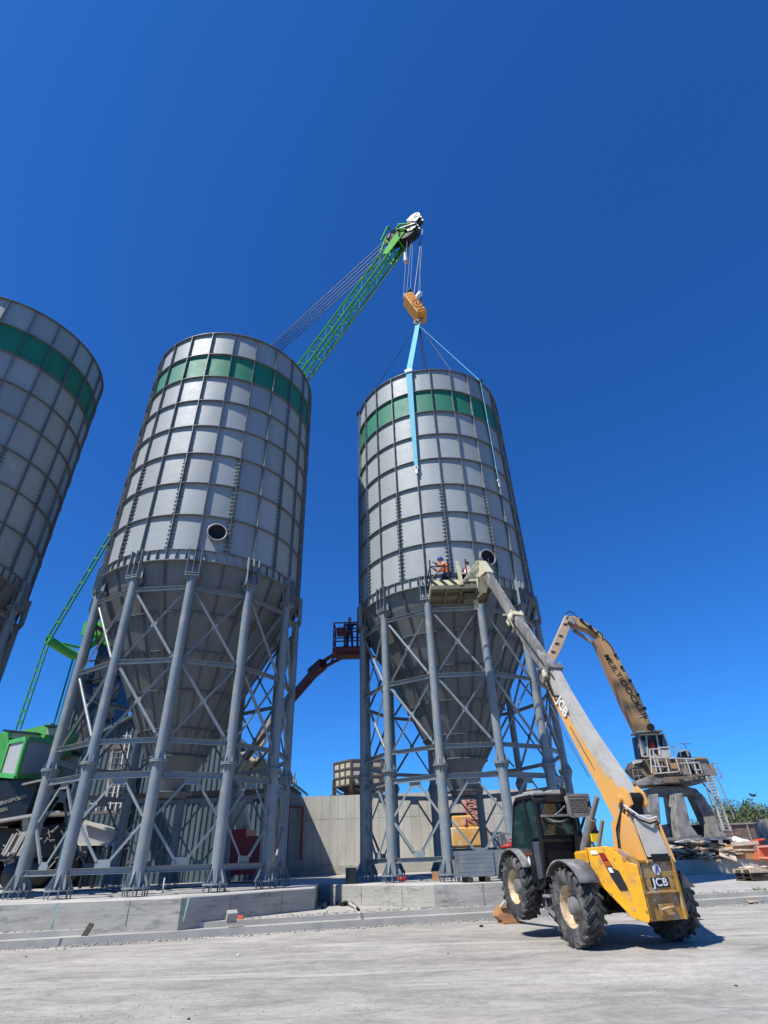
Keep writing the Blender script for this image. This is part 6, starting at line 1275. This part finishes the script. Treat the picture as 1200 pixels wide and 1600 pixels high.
# ================================================================ things on and around the pads
# stack of channel beams
sp0 = onz(717, 1371, .93); sd = V((.985, .17, 0)); sn_ = V((-.17, .985, 0))
sp0 = V((sp0.x + .05, 21.9, .93)); sp0 = V((at(719, 1372, 21.9).x, 21.9, .93))
grp = 'bundled grey steel channels on the right pad'
for row in range(6):
    for col_ in range(4):
        c = sp0 + sn_ * (col_ * .2) + V((0, 0, .22 + row * .125)) + sd * (rnd.uniform(-.03, .03)); L_ = 2.2
        mb = MB(); mb.bar(c, c + sd * L_, .012, .115, (0, 0, 1))
        for s_ in (-1, 1): mb.bar(c + sn_ * .05 + V((0, 0, s_ * .055)), c + sn_ * .05 + sd * L_ + V((0, 0, s_ * .055)), .11, .010, (0, 0, 1))
        tag(mb.build('steel_channel', M['steel']), 'grey steel channel lying in the stack on the right pad', 'steel channel', grp)
for k, t in enumerate((.35, .95, 1.75)):
    b = MB().bar(sp0 + sd * t - sn_ * .1 + V((0, 0, .08)), sp0 + sd * t + sn_ * .8 + V((0, 0, .08)), .14, .14).build('timber_bearer', M['darkwood']); tag(b, 'dark timber bearer under the stack of grey channels', 'timber', 'bearers under the stack of channels')
bc_ = sp0 + sd * 1.2 - sn_ * .03; mb = MB(); mb.bar(bc_ + V((0, 0, .18)), bc_ + V((0, 0, .92)), .05, .03, sn_); tag(mb.build('strap_clip', M['steel']), 'upright strap holding the channel stack together', 'strap')
bg_ = MB(); c = sp0 + sd * 1.95 + V((0, .3, 1.0)); bg_.ball(c, (.36, .2, .13), 12, 8); bg_.ball(c + V((.35, 0, -.02)), (.2, .14, .09), 8, 6); bg_.path([c + V((-.2, -.1, .1)), c + V((0, -.15, .22)), c + V((.2, -.1, .1))], .02); tag(bg_.build('tool_bag', M['red']), 'red tool bag on top of the grey channel stack', 'bag')
cone = MB(); pq = onz(745, 1377, .93); cone.prism([pq + V((-.42, -.6, -.02)), pq + V((.5, -.6, -.02)), pq + V((.05, -.62, -.42))], (0, .02, 0)); 
# cables, hoses and litter on the pads
def cable(name, pts, r_, m_, label, cat='cable'): return tag(MB().path(pts, r_, 6).build(name, M[m_]), label, cat)
def zc(u, v, z=.945): return onz(u, v, z)
cable('power_cable', [zc(40, 1391), zc(75, 1396), zc(110, 1394), zc(150, 1390), zc(180, 1393), zc(215, 1390)], .022, 'black', 'black cable lying between the left legs of the middle silo')
cable('power_cable', [zc(140, 1386), zc(165, 1384), zc(185, 1389), zc(210, 1385), zc(245, 1384), zc(258, 1378)], .022, 'black', 'black cable curling past the third leg of the middle silo')
cable('power_cable', [zc(245, 1391), zc(275, 1387), zc(310, 1386), zc(335, 1382), zc(370, 1379), zc(400, 1380)], .022, 'black', 'black cable lying along the edge of the middle silo pad')
cable('power_cable', [zc(640, 1372), zc(655, 1367), zc(680, 1369), zc(700, 1366)], .02, 'black', 'thin black cable on the pad between the front legs of the right silo')
wp_ = onz(254, 1394, .94); tag(MB().tube(wp_, wp_ + V((0, 0, .42)), .03, n=8).build('plastic_pipe', M['white']), 'white plastic pipe standing upright on the middle silo pad', 'pipe')
bx = onz(690, 1360, .93); bx.y = min(bx.y, 26); tag(MB().box(V((1.55, 25.2, 1.08)), (.35, .3, .28)).build('cardboard_box', M['plywood']), 'small orange brown box beside the second front leg of the right silo', 'box')
tag(MB().ball(V((.2, 25.6, 1.02)), (.22, .15, .09), 8, 6).build('rag', M['red']), 'red rag lying on the pad behind the bottom beam of the right silo', 'rag')
tag(MB().box(V((-1.75, 24.9, 1.2)), (.4, .4, .5)).build('dark_box', M['blackpaint']), 'dark box between the two left legs of the right silo', 'box')
# black hoses and pipes on the strip between the pads
cable('rubber_hose', [onz(505, 1418, .34), onz(515, 1408, .36), onz(535, 1413, .36), onz(550, 1410, .36), onz(575, 1412, .35)], .07, 'black', 'thick black rubber hose piled between the two pads', 'hose')
cable('rubber_hose', [onz(510, 1412, .34), onz(530, 1407, .42), onz(552, 1414, .36), onz(560, 1422, .33)], .06, 'blackpaint', 'shorter black hose lying over the thick one', 'hose')
cable('grey_pipe', [onz(540, 1408, .40), onz(556, 1418, .36), onz(560, 1432, .2), onz(566, 1436, .18), onz(562, 1426, .34)], .05, 'dock_light', 'pale grey bent pipe hanging over the kerb', 'pipe')
cable('branch', [onz(483, 1416, .34), onz(515, 1406, .4)], .03, 'wood', 'thin dry branch leaning between the pads', 'branch')
tag(MB().box(onz(362, 1432, .42), (.28, .24, .24), Matrix.Rotation(.4, 3, 'Z') @ Matrix.Rotation(.3, 3, 'X')).build('concrete_block', M['concrete']), 'small concrete block on the strip before the middle silo pad', 'block')
tag(MB().box(onz(376, 1433, .35), (.16, .12, .08)).build('brick', M['orange']), 'broken red brick next to the small concrete block', 'brick')
st = onz(123, 1476, .0); tag(MB().bar(st, st + V((.12, .25, .42)), .14, .05, (0, 1, 0)).build('wooden_stake', M['darkwood']), 'dark wooden stake leaning on the kerb at the left', 'stake')
tag(MB().bar(onz(132, 1462, .12), onz(195, 1468, .03), .03, .03).build('thin_rod', M['dock_light']), 'thin pale rod lying between the stake and the white sheet', 'rod')
rg = MB(); rn = random.Random(12); c = onz(203, 1467, .04)
for k in range(9): rg.ball(c + V((rn.uniform(-.32, .28), rn.uniform(-.12, .12), rn.uniform(0, .08))), (rn.uniform(.1, .2), rn.uniform(.06, .14), rn.uniform(.03, .10)), 7, 5)
rg.prism([c + V((-.55, -.1, 0)), c + V((-.1, .1, .02)), c + V((0, -.1, .03))], (0, 0, .02)); tag(rg.build('plastic_sheet', M['plastic_white']), 'crumpled white plastic sheet on the road by the kerb', 'plastic sheet')
for (u, v, s_, lb) in ((295, 1592, .018, 'small dark stone at the bottom of the road'), (372, 1492, .03, 'white scrap on the road below the brick'), (752, 1447, .05, 'black twisted rubber piece on the road near the orange foot'), (41, 1495, .02, 'small dark pebble at the left of the road'), (700, 1490, .016, 'lone small stone in the middle of the road'), (1150, 1540, .018, 'small stone on the right of the road')):
    mb = MB(); mb.ball(onz(u, v, s_ * .4), (s_ * 1.3, s_, s_ * .6), 7, 5); tag(mb.build('stone', M['plastic_white' if 'white' in lb else 'black']), lb, 'stone')
rn = random.Random(31); gr = MB()
for k in range(1500):
    u = rn.uniform(-50, 1250); v = 1600 - 170 * rn.random() ** 1.5 - u * .035
    p = onz(u, min(v, 1598), 0); s_ = rn.uniform(.004, .014); gr.ball(p + V((0, 0, s_ * .3)), (s_ * rn.uniform(.8, 1.6), s_, s_ * .6), 5, 3)
tag(gr.build('gravel', mat('pale_gravel', (.55, .52, .48), (.22, .21, .20), 6, .9, coord='World')), 'loose grit scattered over the road', None, None, 'stuff')
kg = MB()
for k in range(1400):
    i = rn.randrange(3, 8); t = rn.random(); a_, b_2 = KERB[i], KERB[i + 1]; dd = rn.choice([-abs(rn.gauss(0, .25)) - .02, .6 + abs(rn.gauss(0, .5))])
    tx, ty = b_2[0] - a_[0], b_2[1] - a_[1]; L_ = math.hypot(tx, ty); z_ = .0 if dd < 0 else .30
    s_ = rn.uniform(.01, .04); kg.ball((a_[0] + tx * t - ty / L_ * dd, a_[1] + ty * t + tx / L_ * dd, z_ + s_ * .3), (s_ * rn.uniform(.8, 1.7), s_, s_ * .6), 5, 3)
tag(kg.build('kerb_rubble', mat('rubble_bits', (.40, .37, .33), (.13, .12, .11), 3, .9, coord='World')), 'crumbs of concrete gathered along the kerb', None, None, 'stuff')
br = MB(); c = at(1177, 1243, 70); br.ball(c, (.35, .15, .12), 8, 5); br.prism([c + V((-.05, -.1, .05)), c + V((.55, -.1, .35)), c + V((.25, .15, .05))], (0, .02, 0)); br.prism([c + V((.05, -.1, .05)), c + V((-.5, -.1, .3)), c + V((-.25, .15, .05))], (0, .02, 0)); tag(br.build('bird', M['black']), 'tiny dark bird flying above the far trees', 'bird')
for o in bpy.data.objects:
    if o.get('_o') is not None: del o['_o']
